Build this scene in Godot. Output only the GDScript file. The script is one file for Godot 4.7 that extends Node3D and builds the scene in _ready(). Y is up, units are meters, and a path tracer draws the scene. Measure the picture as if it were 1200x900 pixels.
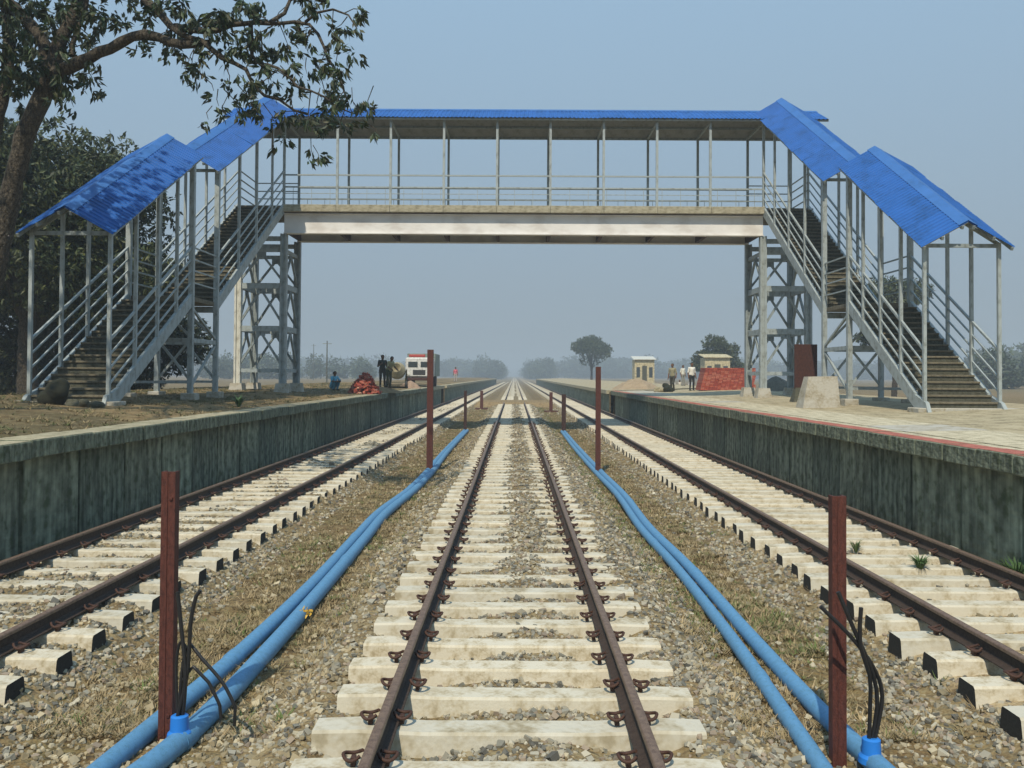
extends Node3D
# A small railway station with a blue-roofed foot overbridge, seen from above the middle track.
# x right, y up, z towards the viewer; y = 0 is the top of the rails. "d" below is the distance ahead (z = -d).

const EYE := 2.29
const F := 1000.0
var rng := RandomNumberGenerator.new()
var M := {}
var MS := {}
var used := {}

# ------------------------------------------------------------------ basics
func V(x: float, y: float, d: float) -> Vector3:
	return Vector3(x, y, -d)

func at(px: float, py: float, d: float) -> Vector3:
	return Vector3((px - 603.0) / F * d, EYE + (440.0 - py + 0.006 * (px - 603.0)) / F * d, -d)

func numbered(called: String) -> String:
	if not used.has(called):
		used[called] = 0
		return called
	used[called] += 1
	return "%s_%03d" % [called, used[called]]

func tag(o: Node, label: String, category: String, group := "", kind := "") -> void:
	if label: o.set_meta("label", label)
	if category: o.set_meta("category", category)
	if group: o.set_meta("group", group)
	if kind: o.set_meta("kind", kind)

func thing(called: String, label: String, category: String, pos := Vector3.ZERO, turn := 0.0, group := "") -> Node3D:
	var o := Node3D.new()
	o.name = numbered(called)
	o.position = pos
	o.rotation.y = turn
	tag(o, label, category, group)
	add_child(o)
	return o

class MB:
	var v := PackedVector3Array()
	var n := PackedVector3Array()
	var c := PackedColorArray()
	var uv := PackedVector2Array()
	var col := Color(1, 1, 1)
	func tri(a: Vector3, b: Vector3, d: Vector3) -> void:   # counter-clockwise seen from outside
		var nn := (b - a).cross(d - a).normalized()
		v.push_back(a); v.push_back(d); v.push_back(b)
		for i in 3:
			n.push_back(nn); c.push_back(col)
	func tri_n(a: Vector3, b: Vector3, d: Vector3, na: Vector3, nb: Vector3, nd: Vector3) -> void:
		v.push_back(a); v.push_back(d); v.push_back(b)
		n.push_back(na); n.push_back(nd); n.push_back(nb)
		for i in 3: c.push_back(col)
	func quad(a: Vector3, b: Vector3, d: Vector3, e: Vector3) -> void:
		tri(a, b, d); tri(a, d, e)
	func hexa(p: Array) -> void:                            # p: bottom 4 (ccw from above), top 4
		quad(p[3], p[2], p[1], p[0]); quad(p[4], p[5], p[6], p[7])
		for i in 4:
			var j := (i + 1) % 4
			quad(p[i], p[j], p[j + 4], p[i + 4])
	func box(lo: Vector3, hi: Vector3) -> void:
		hexa([Vector3(lo.x, lo.y, hi.z), Vector3(hi.x, lo.y, hi.z), Vector3(hi.x, lo.y, lo.z), Vector3(lo.x, lo.y, lo.z),
			Vector3(lo.x, hi.y, hi.z), Vector3(hi.x, hi.y, hi.z), Vector3(hi.x, hi.y, lo.z), Vector3(lo.x, hi.y, lo.z)])
	func bevel(lo: Vector3, hi: Vector3, r: float) -> void:  # box with its twelve edges cut
		var k := [lo, hi]
		var pts := []
		for ix in 2:
			for iy in 2:
				for iz in 2:
					var p := Vector3(k[ix].x, k[iy].y, k[iz].z)
					var s := Vector3(1 - 2 * ix, 1 - 2 * iy, 1 - 2 * iz) * r
					pts.push_back(p + Vector3(0, s.y, s.z)); pts.push_back(p + Vector3(s.x, 0, s.z)); pts.push_back(p + Vector3(s.x, s.y, 0))
		hull(pts, (lo + hi) / 2)
	func face(pts: Array, out: Vector3) -> void:             # convex polygon, ordered round "out"
		var ctr := Vector3.ZERO
		for p in pts: ctr += p
		ctr /= pts.size()
		var u: Vector3 = (pts[0] - ctr).normalized()
		var w := out.cross(u)
		var s := pts.duplicate()
		s.sort_custom(func(a, b): return atan2((a - ctr).dot(w), (a - ctr).dot(u)) < atan2((b - ctr).dot(w), (b - ctr).dot(u)))
		for i in range(1, s.size() - 1): tri(s[0], s[i], s[i + 1])
	func hull(pts: Array, _ctr: Vector3) -> void:            # bevelled box from its 24 points
		var dirs := []
		for x in [-1, 0, 1]:
			for y in [-1, 0, 1]:
				for z in [-1, 0, 1]:
					if x or y or z: dirs.push_back(Vector3(x, y, z))
		for dd in dirs:
			var best := -1e9
			var sel := []
			for p in pts: best = max(best, (p - _ctr).dot(dd))
			for p in pts:
				if (p - _ctr).dot(dd) > best - 1e-5: sel.push_back(p)
			if sel.size() >= 3: face(sel, dd.normalized())
	func beam(a: Vector3, b: Vector3, w: float, h: float, up := Vector3.UP) -> void:
		var z := (b - a).normalized()
		if absf(z.dot(up)) > 0.98: up = Vector3.FORWARD
		var x := up.cross(z).normalized() * w / 2
		var y := z.cross(x).normalized() * h / 2
		hexa([a - x - y, a + x - y, b + x - y, b - x - y, a - x + y, a + x + y, b + x + y, b - x + y] if z.cross(x).dot(y) > 0 and x.cross(-z).dot(y) > 0 else [b - x - y, b + x - y, a + x - y, a - x - y, b - x + y, b + x + y, a + x + y, a - x + y])
	func tube(pts: Array, rs: Array, sides := 6, caps := true) -> void:
		var rings := []
		var up := Vector3(0.31, 0.9, 0.22)
		for i in pts.size():
			var t: Vector3 = (pts[min(i + 1, pts.size() - 1)] - pts[max(i - 1, 0)]).normalized()
			var x := up.cross(t).normalized()
			if x.length() < 0.1: x = Vector3.RIGHT
			var y := t.cross(x).normalized()
			up = y
			var ring := []
			for k in sides:
				var a := TAU * k / sides
				ring.push_back(x * cos(a) + y * sin(a))
			rings.push_back(ring)
		for i in pts.size() - 1:
			for k in sides:
				var k2 := (k + 1) % sides
				var a0: Vector3 = pts[i] + rings[i][k] * rs[i]
				var a1: Vector3 = pts[i] + rings[i][k2] * rs[i]
				var b0: Vector3 = pts[i + 1] + rings[i + 1][k] * rs[i + 1]
				var b1: Vector3 = pts[i + 1] + rings[i + 1][k2] * rs[i + 1]
				tri_n(a0, a1, b1, rings[i][k], rings[i][k2], rings[i + 1][k2])
				tri_n(a0, b1, b0, rings[i][k], rings[i + 1][k2], rings[i + 1][k])
		if caps:
			for e in [0, pts.size() - 1]:
				for k in range(1, sides - 1):
					var p: Vector3 = pts[e]
					if e == 0: tri(p + rings[e][0] * rs[e], p + rings[e][k + 1] * rs[e], p + rings[e][k] * rs[e])
					else: tri(p + rings[e][0] * rs[e], p + rings[e][k] * rs[e], p + rings[e][k + 1] * rs[e])
	func extrude(profile: Array, z0: float, z1: float) -> void:   # profile in x, y, ccw; z0 > z1 (nearer end first)
		var m := profile.size()
		for i in m:
			var p: Vector2 = profile[i]
			var q: Vector2 = profile[(i + 1) % m]
			quad(Vector3(q.x, q.y, z0), Vector3(p.x, p.y, z0), Vector3(p.x, p.y, z1), Vector3(q.x, q.y, z1))
	func lathe(prof: Array, ctr: Vector3, axis: Basis, sides := 14) -> void:   # prof: [radius, height]
		for i in prof.size() - 1:
			for k in sides:
				var a := TAU * k / sides
				var b := TAU * (k + 1) / sides
				var r0: float = prof[i][0]
				var r1: float = prof[i + 1][0]
				var p := func(r, h, g): return ctr + axis * Vector3(r * cos(g), h, -r * sin(g))
				var slope := Vector2(prof[i + 1][1] - prof[i][1], r0 - r1).normalized()
				var na: Vector3 = axis * Vector3(cos(a) * slope.x, slope.y, -sin(a) * slope.x)
				var nb: Vector3 = axis * Vector3(cos(b) * slope.x, slope.y, -sin(b) * slope.x)
				tri_n(p.call(r0, prof[i][1], a), p.call(r0, prof[i][1], b), p.call(r1, prof[i + 1][1], b), na, nb, nb)
				tri_n(p.call(r0, prof[i][1], a), p.call(r1, prof[i + 1][1], b), p.call(r1, prof[i + 1][1], a), na, nb, na)
	func mesh(m: Material) -> ArrayMesh:
		var a := []
		a.resize(Mesh.ARRAY_MAX)
		a[Mesh.ARRAY_VERTEX] = v
		a[Mesh.ARRAY_NORMAL] = n
		a[Mesh.ARRAY_COLOR] = c
		var me := ArrayMesh.new()
		me.add_surface_from_arrays(Mesh.PRIMITIVE_TRIANGLES, a)
		me.surface_set_material(0, m)
		return me

func mi(called: String, me: Mesh, parent: Node, pos := Vector3.ZERO) -> MeshInstance3D:
	var o := MeshInstance3D.new()
	o.mesh = me
	o.position = pos
	o.name = called
	if parent == self:
		o.name = numbered(called)
		add_child(o)
	else:
		parent.add_child(o, true)
	return o

# a mesh given in world coordinates, as a child of p (an unturned thing, or an unturned part of one)
func wpart(called: String, b: MB, m: Material, p: Node3D) -> MeshInstance3D:
	var g := p.position
	if p.get_parent() != self and p.get_parent() is Node3D and p != self: g += p.get_parent().position
	var lo := Vector3(1e9, 1e9, 1e9)
	var hi := -lo
	for q in b.v:
		lo = lo.min(q); hi = hi.max(q)
	var base := Vector3((lo.x + hi.x) / 2, lo.y, (lo.z + hi.z) / 2)
	for i in b.v.size(): b.v[i] -= base
	return mi(called, b.mesh(m), p, base - g)

func group_node(called: String, p: Node3D, pos: Vector3) -> Node3D:
	var o := Node3D.new()
	o.name = called
	p.add_child(o, true)
	o.position = pos - p.position
	return o

# ------------------------------------------------------------------ materials
func lin(r: float, g: float, b: float) -> Color:
	return Color(r, g, b).linear_to_srgb()

func noise(sd: int, freq: float, oct := 4, type := FastNoiseLite.TYPE_SIMPLEX_SMOOTH) -> FastNoiseLite:
	var f := FastNoiseLite.new()
	f.seed = sd
	f.frequency = freq
	f.noise_type = type
	f.fractal_octaves = oct
	return f

# a tileable tone image: coarse + fine noise mapped through a gradient (sRGB values)
func tone_tex(sd: int, size: int, f1: float, f2: float, mixf: float, grad: Array) -> ImageTexture:
	var a := noise(sd, f1, 4).get_seamless_image(size, size)
	var b := noise(sd + 50, f2, 3).get_seamless_image(size, size)
	var g := Gradient.new()
	g.offsets = PackedFloat32Array(grad.map(func(e): return e[0]))
	g.colors = PackedColorArray(grad.map(func(e): return e[1]))
	var im := Image.create(size, size, false, Image.FORMAT_RGB8)
	for y in size:
		for x in size:
			var t := a.get_pixel(x, y).r * (1 - mixf) + b.get_pixel(x, y).r * mixf
			im.set_pixel(x, y, g.sample(t))
	return ImageTexture.create_from_image(im)

# stained concrete: stains running down the face (v = height)
func streak_tex(sd: int, w: int, h: int) -> ImageTexture:
	var na := noise(sd, 1.0, 4)
	var nb := noise(sd + 9, 1.0, 3)
	var nc := noise(sd + 21, 1.0, 4)
	var im := Image.create(w, h, false, Image.FORMAT_RGB8)
	for y in h:
		for x in w:
			var u := TAU * x / w
			var vv := 1.0 - absf(2.0 * y / h - 1.0)
			var s := na.get_noise_3d(cos(u) * 4.5, sin(u) * 4.5, vv * 0.7) * 0.5 + 0.5
			var s2 := nb.get_noise_3d(cos(u) * 12.0, sin(u) * 12.0, vv * 0.9) * 0.5 + 0.5
			var bl := nc.get_noise_3d(cos(u) * 4.0, sin(u) * 4.0, vv * 5.0) * 0.5 + 0.5
			var t := clampf((s * 0.45 + s2 * 0.2 + bl * 0.35 - 0.33) * 3.0, 0, 1)
			var cc := Color(0.40, 0.43, 0.39).lerp(Color(0.80, 0.84, 0.78), t)
			cc = cc.lerp(Color(0.36, 0.42, 0.28), clampf((0.42 - bl) * 3.0, 0, 0.5))
			im.set_pixel(x, y, cc)
	return ImageTexture.create_from_image(im)

func bump_tex(sd: int, size: int, f: float, depth: float, oct := 4) -> ImageTexture:
	var im := noise(sd, f, oct).get_seamless_image(size, size)
	im.convert(Image.FORMAT_RGBA8)
	im.bump_map_to_normal_map(depth)
	return ImageTexture.create_from_image(im)

func mat(col: Color, rough := 0.85, tex: Texture2D = null, scale := Vector3.ONE, bump: Texture2D = null, bs := 1.0) -> StandardMaterial3D:
	var m := StandardMaterial3D.new()
	m.albedo_color = col
	m.roughness = rough
	if tex: m.albedo_texture = tex
	if bump:
		m.normal_enabled = true
		m.normal_texture = bump
		m.normal_scale = bs
	if tex or bump:
		m.uv1_triplanar = true
		m.uv1_world_triplanar = true
		m.uv1_scale = scale
	return m

func make_materials() -> void:
	var g := func(a): return Color(a, a, a)
	var t_conc := tone_tex(3, 512, 0.012, 0.09, 0.45, [[0.25, Color(0.70, 0.68, 0.62)], [0.5, Color(0.92, 0.90, 0.84)], [0.75, Color(1, 0.99, 0.95)]])
	var t_sleeper := tone_tex(5, 512, 0.008, 0.05, 0.35, [[0.2, Color(0.78, 0.74, 0.66)], [0.4, Color(0.93, 0.91, 0.87)], [0.6, Color(1, 1, 1)]])
	var t_dirt := tone_tex(11, 512, 0.014, 0.11, 0.5, [[0.2, Color(0.60, 0.52, 0.42)], [0.42, Color(0.82, 0.76, 0.66)], [0.6, Color(0.95, 0.91, 0.82)], [0.8, Color(1, 1, 0.95)]])
	var t_rust := tone_tex(17, 512, 0.02, 0.12, 0.5, [[0.2, Color(0.62, 0.56, 0.54)], [0.5, Color(0.88, 0.84, 0.82)], [0.75, Color(1, 0.98, 0.95)]])
	var t_paint := tone_tex(23, 512, 0.01, 0.06, 0.3, [[0.2, Color(0.78, 0.77, 0.74)], [0.45, Color(0.95, 0.95, 0.94)], [0.8, Color(1, 1, 1)]])
	var t_smooth := tone_tex(61, 512, 0.006, 0.03, 0.25, [[0.2, Color(0.90, 0.89, 0.88)], [0.5, Color(0.97, 0.97, 0.97)], [0.8, Color(1, 1, 1)]])
	var t_bark := tone_tex(29, 512, 0.03, 0.12, 0.5, [[0.3, Color(0.28, 0.26, 0.24)], [0.46, Color(0.62, 0.59, 0.55)], [0.6, Color(0.9, 0.88, 0.84)], [0.72, Color(1.0, 0.98, 0.94)]])
	var t_streak := streak_tex(31, 1024, 256)
	var b_fine := bump_tex(41, 512, 0.06, 6.0)
	var b_rough := bump_tex(43, 512, 0.04, 12.0, 5)
	M.sleeper = mat(lin(0.585, 0.55, 0.445), 0.95, t_sleeper, Vector3(0.8, 0.8, 0.8), b_fine, 0.15)
	M.sleeper2 = mat(lin(0.545, 0.52, 0.43), 0.95, t_sleeper, Vector3(0.5, 0.5, 0.5), b_fine, 0.15)
	M.sleeper3 = mat(lin(0.62, 0.575, 0.46), 0.95, t_sleeper, Vector3(1.1, 1.1, 1.1), b_fine, 0.15)
	M.end_paint = mat(lin(0.028, 0.03, 0.026), 0.9, t_rust, Vector3(3, 3, 3))
	M.rail = mat(lin(0.06, 0.043, 0.033), 0.8, t_rust, Vector3(2, 2, 2), b_fine, 0.4)
	M.rail_head = mat(lin(0.21, 0.155, 0.115), 0.5, t_rust, Vector3(1.5, 1.5, 1.5))
	M.clip = mat(lin(0.085, 0.042, 0.028), 0.75, t_rust, Vector3(6, 6, 6))
	M.post = mat(lin(0.115, 0.034, 0.024), 0.7, t_rust, Vector3(3, 1.2, 3), b_fine, 0.3)
	M.post_and_shade = mat(lin(0.06, 0.028, 0.024), 0.75, t_rust, Vector3(3, 1.2, 3))  # dark posts; the same colour paints shade under the bridge deck
	M.pipe = mat(lin(0.11, 0.285, 0.49), 0.6, tone_tex(37, 512, 0.02, 0.1, 0.5, [[0.2, Color(0.85, 0.85, 0.80)], [0.5, Color(0.96, 0.97, 0.98)], [0.72, Color(1, 1, 1)]]), Vector3(1.4, 1.4, 1.4))
	M.collar = mat(lin(0.02, 0.20, 0.66), 0.45)
	M.cable = mat(lin(0.015, 0.015, 0.016), 0.5)
	M.rag = mat(lin(0.62, 0.40, 0.07), 0.9)
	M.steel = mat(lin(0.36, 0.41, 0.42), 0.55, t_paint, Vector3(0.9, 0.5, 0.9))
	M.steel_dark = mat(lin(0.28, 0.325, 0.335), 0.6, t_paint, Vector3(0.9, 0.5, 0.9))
	M.steel_white = mat(lin(0.66, 0.66, 0.60), 0.6, t_paint, Vector3(0.9, 0.5, 0.9))
	M.girder = mat(lin(0.80, 0.79, 0.765), 0.6, t_smooth, Vector3(0.16, 0.3, 0.16))
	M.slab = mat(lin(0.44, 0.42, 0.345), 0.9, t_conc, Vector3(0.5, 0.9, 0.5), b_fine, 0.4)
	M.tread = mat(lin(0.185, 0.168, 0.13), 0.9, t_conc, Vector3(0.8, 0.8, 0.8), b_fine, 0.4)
	M.roof = mat(lin(0.024, 0.125, 0.43), 0.6, t_paint, Vector3(0.25, 0.25, 0.25))
	M.roof2 = mat(lin(0.026, 0.13, 0.445), 0.6, t_paint, Vector3(0.31, 0.31, 0.31))
	M.ridge = mat(lin(0.05, 0.165, 0.46), 0.6, t_paint, Vector3(0.3, 0.3, 0.3))
	for k in [M.roof, M.roof2, M.ridge]: k.metallic_specular = 0.3
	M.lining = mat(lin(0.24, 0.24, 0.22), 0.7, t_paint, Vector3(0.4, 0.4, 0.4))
	M.wall = mat(lin(0.47, 0.47, 0.40), 0.95, t_streak, Vector3(0.16, 0.33, 0.16), b_rough, 0.2)
	M.wall2 = mat(lin(0.34, 0.36, 0.31), 0.95, t_streak, Vector3(0.21, 0.33, 0.21), b_rough, 0.2)
	M.wall3 = mat(lin(0.53, 0.54, 0.46), 0.95, t_streak, Vector3(0.12, 0.33, 0.12), b_rough, 0.2)
	for k in [M.wall, M.wall2, M.wall3]: k.uv1_offset = Vector3(0, 0.1815, 0)
	M.coping = mat(lin(0.46, 0.43, 0.33), 0.95, t_conc, Vector3(0.7, 0.7, 0.7), b_rough, 0.25)
	M.coping2 = mat(lin(0.42, 0.40, 0.31), 0.95, t_conc, Vector3(0.5, 0.5, 0.5), b_rough, 0.25)
	M.edge_dark = mat(lin(0.42, 0.42, 0.35), 0.95, t_streak, Vector3(0.3, 0.5, 0.3), b_rough, 0.3)
	M.pale_edge = mat(lin(0.60, 0.56, 0.45), 0.95, t_conc, Vector3(0.5, 0.5, 0.5), b_fine, 0.2)
	M.red_edge = mat(lin(0.46, 0.15, 0.12), 0.85, t_conc, Vector3(0.6, 0.6, 0.6), b_fine, 0.3)
	M.paving = mat(lin(0.52, 0.46, 0.335), 0.95, t_conc, Vector3(0.23, 0.23, 0.23), b_rough, 0.12)
	M.concrete = mat(lin(0.44, 0.425, 0.37), 0.95, t_sleeper, Vector3(0.4, 0.4, 0.4), b_rough, 0.2)
	M.ground = mat(Color.WHITE, 1.0, t_dirt, Vector3(0.45, 0.45, 0.45), b_rough, 0.9)
	M.ground.vertex_color_use_as_albedo = true
	M.stone = mat(Color.WHITE, 0.95)
	M.stone.vertex_color_use_as_albedo = true
	M.straw = mat(Color.WHITE, 1.0)
	M.straw.vertex_color_use_as_albedo = true
	M.bark = mat(lin(0.115, 0.102, 0.083), 0.95, t_bark, Vector3(1.1, 0.4, 1.1), b_rough, 1.0)
	M.leaf = mat(Color.WHITE, 0.6)
	M.leaf.vertex_color_use_as_albedo = true
	M.leaf.backlight_enabled = true
	M.leaf.backlight = Color(0.03, 0.055, 0.015)
	M.brick = mat(Color.WHITE, 0.9, t_conc, Vector3(1.5, 1.5, 1.5))
	M.brick.vertex_color_use_as_albedo = true
	M.skin = mat(Color.WHITE, 0.85)
	M.skin.vertex_color_use_as_albedo = true
	M.sheet_rust = mat(lin(0.075, 0.026, 0.018), 0.8, t_rust, Vector3(1.2, 0.7, 1.2), b_fine, 0.3)
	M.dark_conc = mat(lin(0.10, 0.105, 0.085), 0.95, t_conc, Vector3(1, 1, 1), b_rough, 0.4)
	M.white = mat(lin(0.70, 0.70, 0.68), 0.45, t_paint, Vector3(0.8, 0.8, 0.8))
	M.red = mat(lin(0.42, 0.06, 0.05), 0.55)
	M.black = mat(lin(0.03, 0.03, 0.032), 0.7)
	M.glass = mat(lin(0.045, 0.055, 0.06), 0.08)
	M.grey_green = mat(lin(0.20, 0.25, 0.22), 0.6, t_paint, Vector3(0.8, 0.8, 0.8))
	M.cream = mat(lin(0.62, 0.56, 0.40), 0.85, t_conc, Vector3(0.4, 0.4, 0.4))
	M.cloth_red = mat(lin(0.42, 0.08, 0.06), 0.9, t_conc, Vector3(0.8, 0.8, 0.8))
	M.sack = mat(lin(0.40, 0.37, 0.28), 0.95, t_conc, Vector3(2, 2, 2))
	M.olive = mat(lin(0.022, 0.026, 0.016), 0.95, t_conc, Vector3(2, 2, 2))

# ------------------------------------------------------------------ the lie of the land
var gn := FastNoiseLite.new()
var gn2 := FastNoiseLite.new()
func left_c(d: float) -> float: return -5.40 + 0.006 * d      # middle of the track beside the left platform
func left_e(d: float) -> float: return -6.86 + 0.006 * d      # edge of the left platform
const RIGHT_C := 5.08
const RIGHT_E := 6.42

func bed(a: float, w0: float, h0: float, w1: float, h1: float) -> float:
	return lerpf(h0, h1, smoothstep(w0, w1, a))

func heap(x: float, d: float) -> float:      # stones heaped between the sleepers of the middle track
	var n1 := gn.get_noise_2d(x * 1.3 + 11, d * 1.3) * 0.5 + 0.5
	var far := smoothstep(8.0, 12.0, d)
	var mid := exp(-pow((x - 0.18) / 0.42, 2.0)) * (0.03 + 0.10 * n1 + 0.035 * far)
	var out := smoothstep(1.0, 1.35, x) * smoothstep(1.9, 1.5, x) * 0.10
	var outl := smoothstep(1.2, 1.45, -x) * smoothstep(1.9, 1.55, -x) * 0.05
	return mid + out + outl + 0.055 * far

func gh(x: float, d: float) -> float:
	var h := -0.47
	h = maxf(h, bed(absf(x), 1.45, -0.345, 2.15, -0.50) + heap(x, d))
	h = maxf(h, bed(absf(x - left_c(d)), 1.15, -0.225 - 0.06 * smoothstep(0.35, 0.65, gn.get_noise_2d(x * 1.2, d * 0.6 + 60) * 0.5 + 0.5), 1.8, -0.50))
	h = maxf(h, bed(absf(x - RIGHT_C), 1.15, -0.30, 1.75, -0.50))
	if x < left_e(d) - 0.2 or x > RIGHT_E + 0.2: h = -0.47
	if absf(x) > 15.5: h = lerpf(-0.47, 0.35, smoothstep(15.5, 19.0, absf(x)))
	var fine := smoothstep(90.0, 20.0, d)
	h += fine * (gn.get_noise_2d(x * 2.2, d * 2.2) * 0.05 + gn2.get_noise_2d(x * 9, d * 9) * 0.018)
	if absf(x) > 19.0: h += gn.get_noise_2d(x * 0.05, d * 0.05) * 0.3
	return h

func ground_color(x: float, d: float) -> Color:
	var n1 := gn.get_noise_2d(x * 0.9 + 40, d * 0.9) * 0.5 + 0.5
	var n2 := gn2.get_noise_2d(x * 2.6, d * 2.6 + 77) * 0.5 + 0.5
	var gravel := Color(0.27, 0.24, 0.165)
	var dust := Color(0.345, 0.29, 0.185)
	var brown := Color(0.225, 0.172, 0.09)
	var green := Color(0.165, 0.165, 0.075)
	var c := gravel.lerp(dust, n1)
	if absf(x) < 15.0:
		var strip := 0.0
		if x < 0: strip = smoothstep(1.9, 2.4, -x) * smoothstep(0.9, 1.5, x - left_c(d) - 0.4)
		else: strip = smoothstep(1.8, 2.2, x) * smoothstep(1.2, 1.7, RIGHT_C - x - 0.2)
		c = c.lerp(brown.lerp(green, clampf((n2 - 0.45) * 2.0, 0, 0.75)), strip * (0.62 + 0.38 * n1))
		if absf(x - RIGHT_C) < 1.3: c = c.lerp(Color(0.54, 0.48, 0.37), 0.75)
	else:
		var n3 := gn.get_noise_2d(x * 0.03, d * 0.03 + 9) * 0.5 + 0.5
		c = Color(0.33, 0.25, 0.155).lerp(Color(0.20, 0.19, 0.10), n3)
	return c

func steps(list: Array) -> Array:    # [[to, step], ...]
	var out := [list[0]]
	var p: float = list[0]
	for i in range(1, list.size()):
		while p < list[i][0] - 1e-4:
			p = minf(p + list[i][1], list[i][0])
			out.push_back(p)
	return out

func make_ground() -> void:
	var xs := steps([-1500.0, [-300.0, 150.0], [-60.0, 30.0], [-20.0, 4.0], [-7.2, 0.8], [6.8, 0.11], [20.0, 0.8], [60.0, 4.0], [300.0, 30.0], [1500.0, 150.0]])
	var ds := steps([-60.0, [0.0, 12.0], [3.6, 0.6], [12.0, 0.1], [24.0, 0.2], [60.0, 0.6], [160.0, 4.0], [400.0, 30.0], [3600.0, 200.0]])
	var b := MB.new()
	var nx := xs.size()
	var v := PackedVector3Array()
	var c := PackedColorArray()
	for d in ds:
		for x in xs:
			v.push_back(V(x, gh(x, d), d))
			c.push_back(ground_color(x, d))
	var idx := PackedInt32Array()
	for j in ds.size() - 1:
		for i in nx - 1:
			var p := j * nx + i
			idx.append_array([p, p + nx, p + 1, p + 1, p + nx, p + nx + 1])
	var nrm := PackedVector3Array()
	nrm.resize(v.size())
	for k in range(0, idx.size(), 3):
		var q := (v[idx[k + 2]] - v[idx[k]]).cross(v[idx[k + 1]] - v[idx[k]])
		for e in 3: nrm[idx[k + e]] += q
	for i in nrm.size(): nrm[i] = nrm[i].normalized()
	var a := []
	a.resize(Mesh.ARRAY_MAX)
	a[Mesh.ARRAY_VERTEX] = v
	a[Mesh.ARRAY_NORMAL] = nrm
	a[Mesh.ARRAY_COLOR] = c
	a[Mesh.ARRAY_INDEX] = idx
	var me := ArrayMesh.new()
	me.add_surface_from_arrays(Mesh.PRIMITIVE_TRIANGLES, a)
	me.surface_set_material(0, M.ground)
	var o := mi("ground", me, self)
	tag(o, "dry earth and gravel ground reaching the horizon", "ground", "", "structure")

# ------------------------------------------------------------------ tracks
var clip_mesh: Mesh
var sleeper_meshes := []
func make_track_meshes() -> void:
	for k in 3:
		var b := MB.new()
		var ends := MB.new()
		# trapezoid section along x, slightly dished between the rail seats
		var L := [-1.375, -1.05, -0.6, 0.6, 1.05, 1.375]
		var tw := [0.125, 0.132, 0.122, 0.122, 0.132, 0.125]
		var ty := [-0.01, 0.0, -0.022, -0.022, 0.0, -0.01]
		var prev := []
		for i in 6:
			var w: float = tw[i]
			var y: float = ty[i]
			var r := [Vector3(L[i], -0.22, w + 0.03), Vector3(L[i], y - 0.018, w), Vector3(L[i], y, w - 0.018), Vector3(L[i], y, -w + 0.018), Vector3(L[i], y - 0.018, -w), Vector3(L[i], -0.22, -w - 0.03)]
			if prev:
				for q in 5: b.quad(prev[q], r[q], r[q + 1], prev[q + 1])
			else:
				for q in range(1, 5): ends.tri(r[0], r[q + 1], r[q])
			prev = r
		for q in range(1, 5): ends.tri(prev[0], prev[q], prev[q + 1])
		var me := b.mesh([M.sleeper, M.sleeper2, M.sleeper3][k])
		var em := ends.mesh(M.end_paint)
		me.add_surface_from_arrays(Mesh.PRIMITIVE_TRIANGLES, em.surface_get_arrays(0))
		me.surface_set_material(1, M.end_paint)
		sleeper_meshes.push_back(me)
	var b2 := MB.new()
	# spring clip: a loop of round bar lying over the rail foot
	var pts := []
	var rr := []
	for i in 15:
		var a := lerpf(-2.45, 2.75, i / 14.0)
		pts.push_back(Vector3(0.062 + 0.062 * cos(a), 0.052 + 0.014 * cos(2.0 * a) - 0.008 * cos(a), 0.062 * sin(a)))
		rr.push_back(0.0125)
	b2.tube(pts, rr, 5)
	b2.box(Vector3(0.045, -0.012, -0.028), Vector3(0.075, 0.042, 0.028))
	clip_mesh = b2.mesh(M.clip)

func rail_profile(scale := 1.0) -> Array:
	var p := [Vector2(-0.074, -0.165), Vector2(0.074, -0.165), Vector2(0.074, -0.153), Vector2(0.022, -0.137), Vector2(0.009, -0.12), Vector2(0.009, -0.05), Vector2(0.033, -0.038), Vector2(-0.033, -0.038), Vector2(-0.009, -0.05), Vector2(-0.009, -0.12), Vector2(-0.022, -0.137), Vector2(-0.074, -0.153)]
	return p

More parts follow.
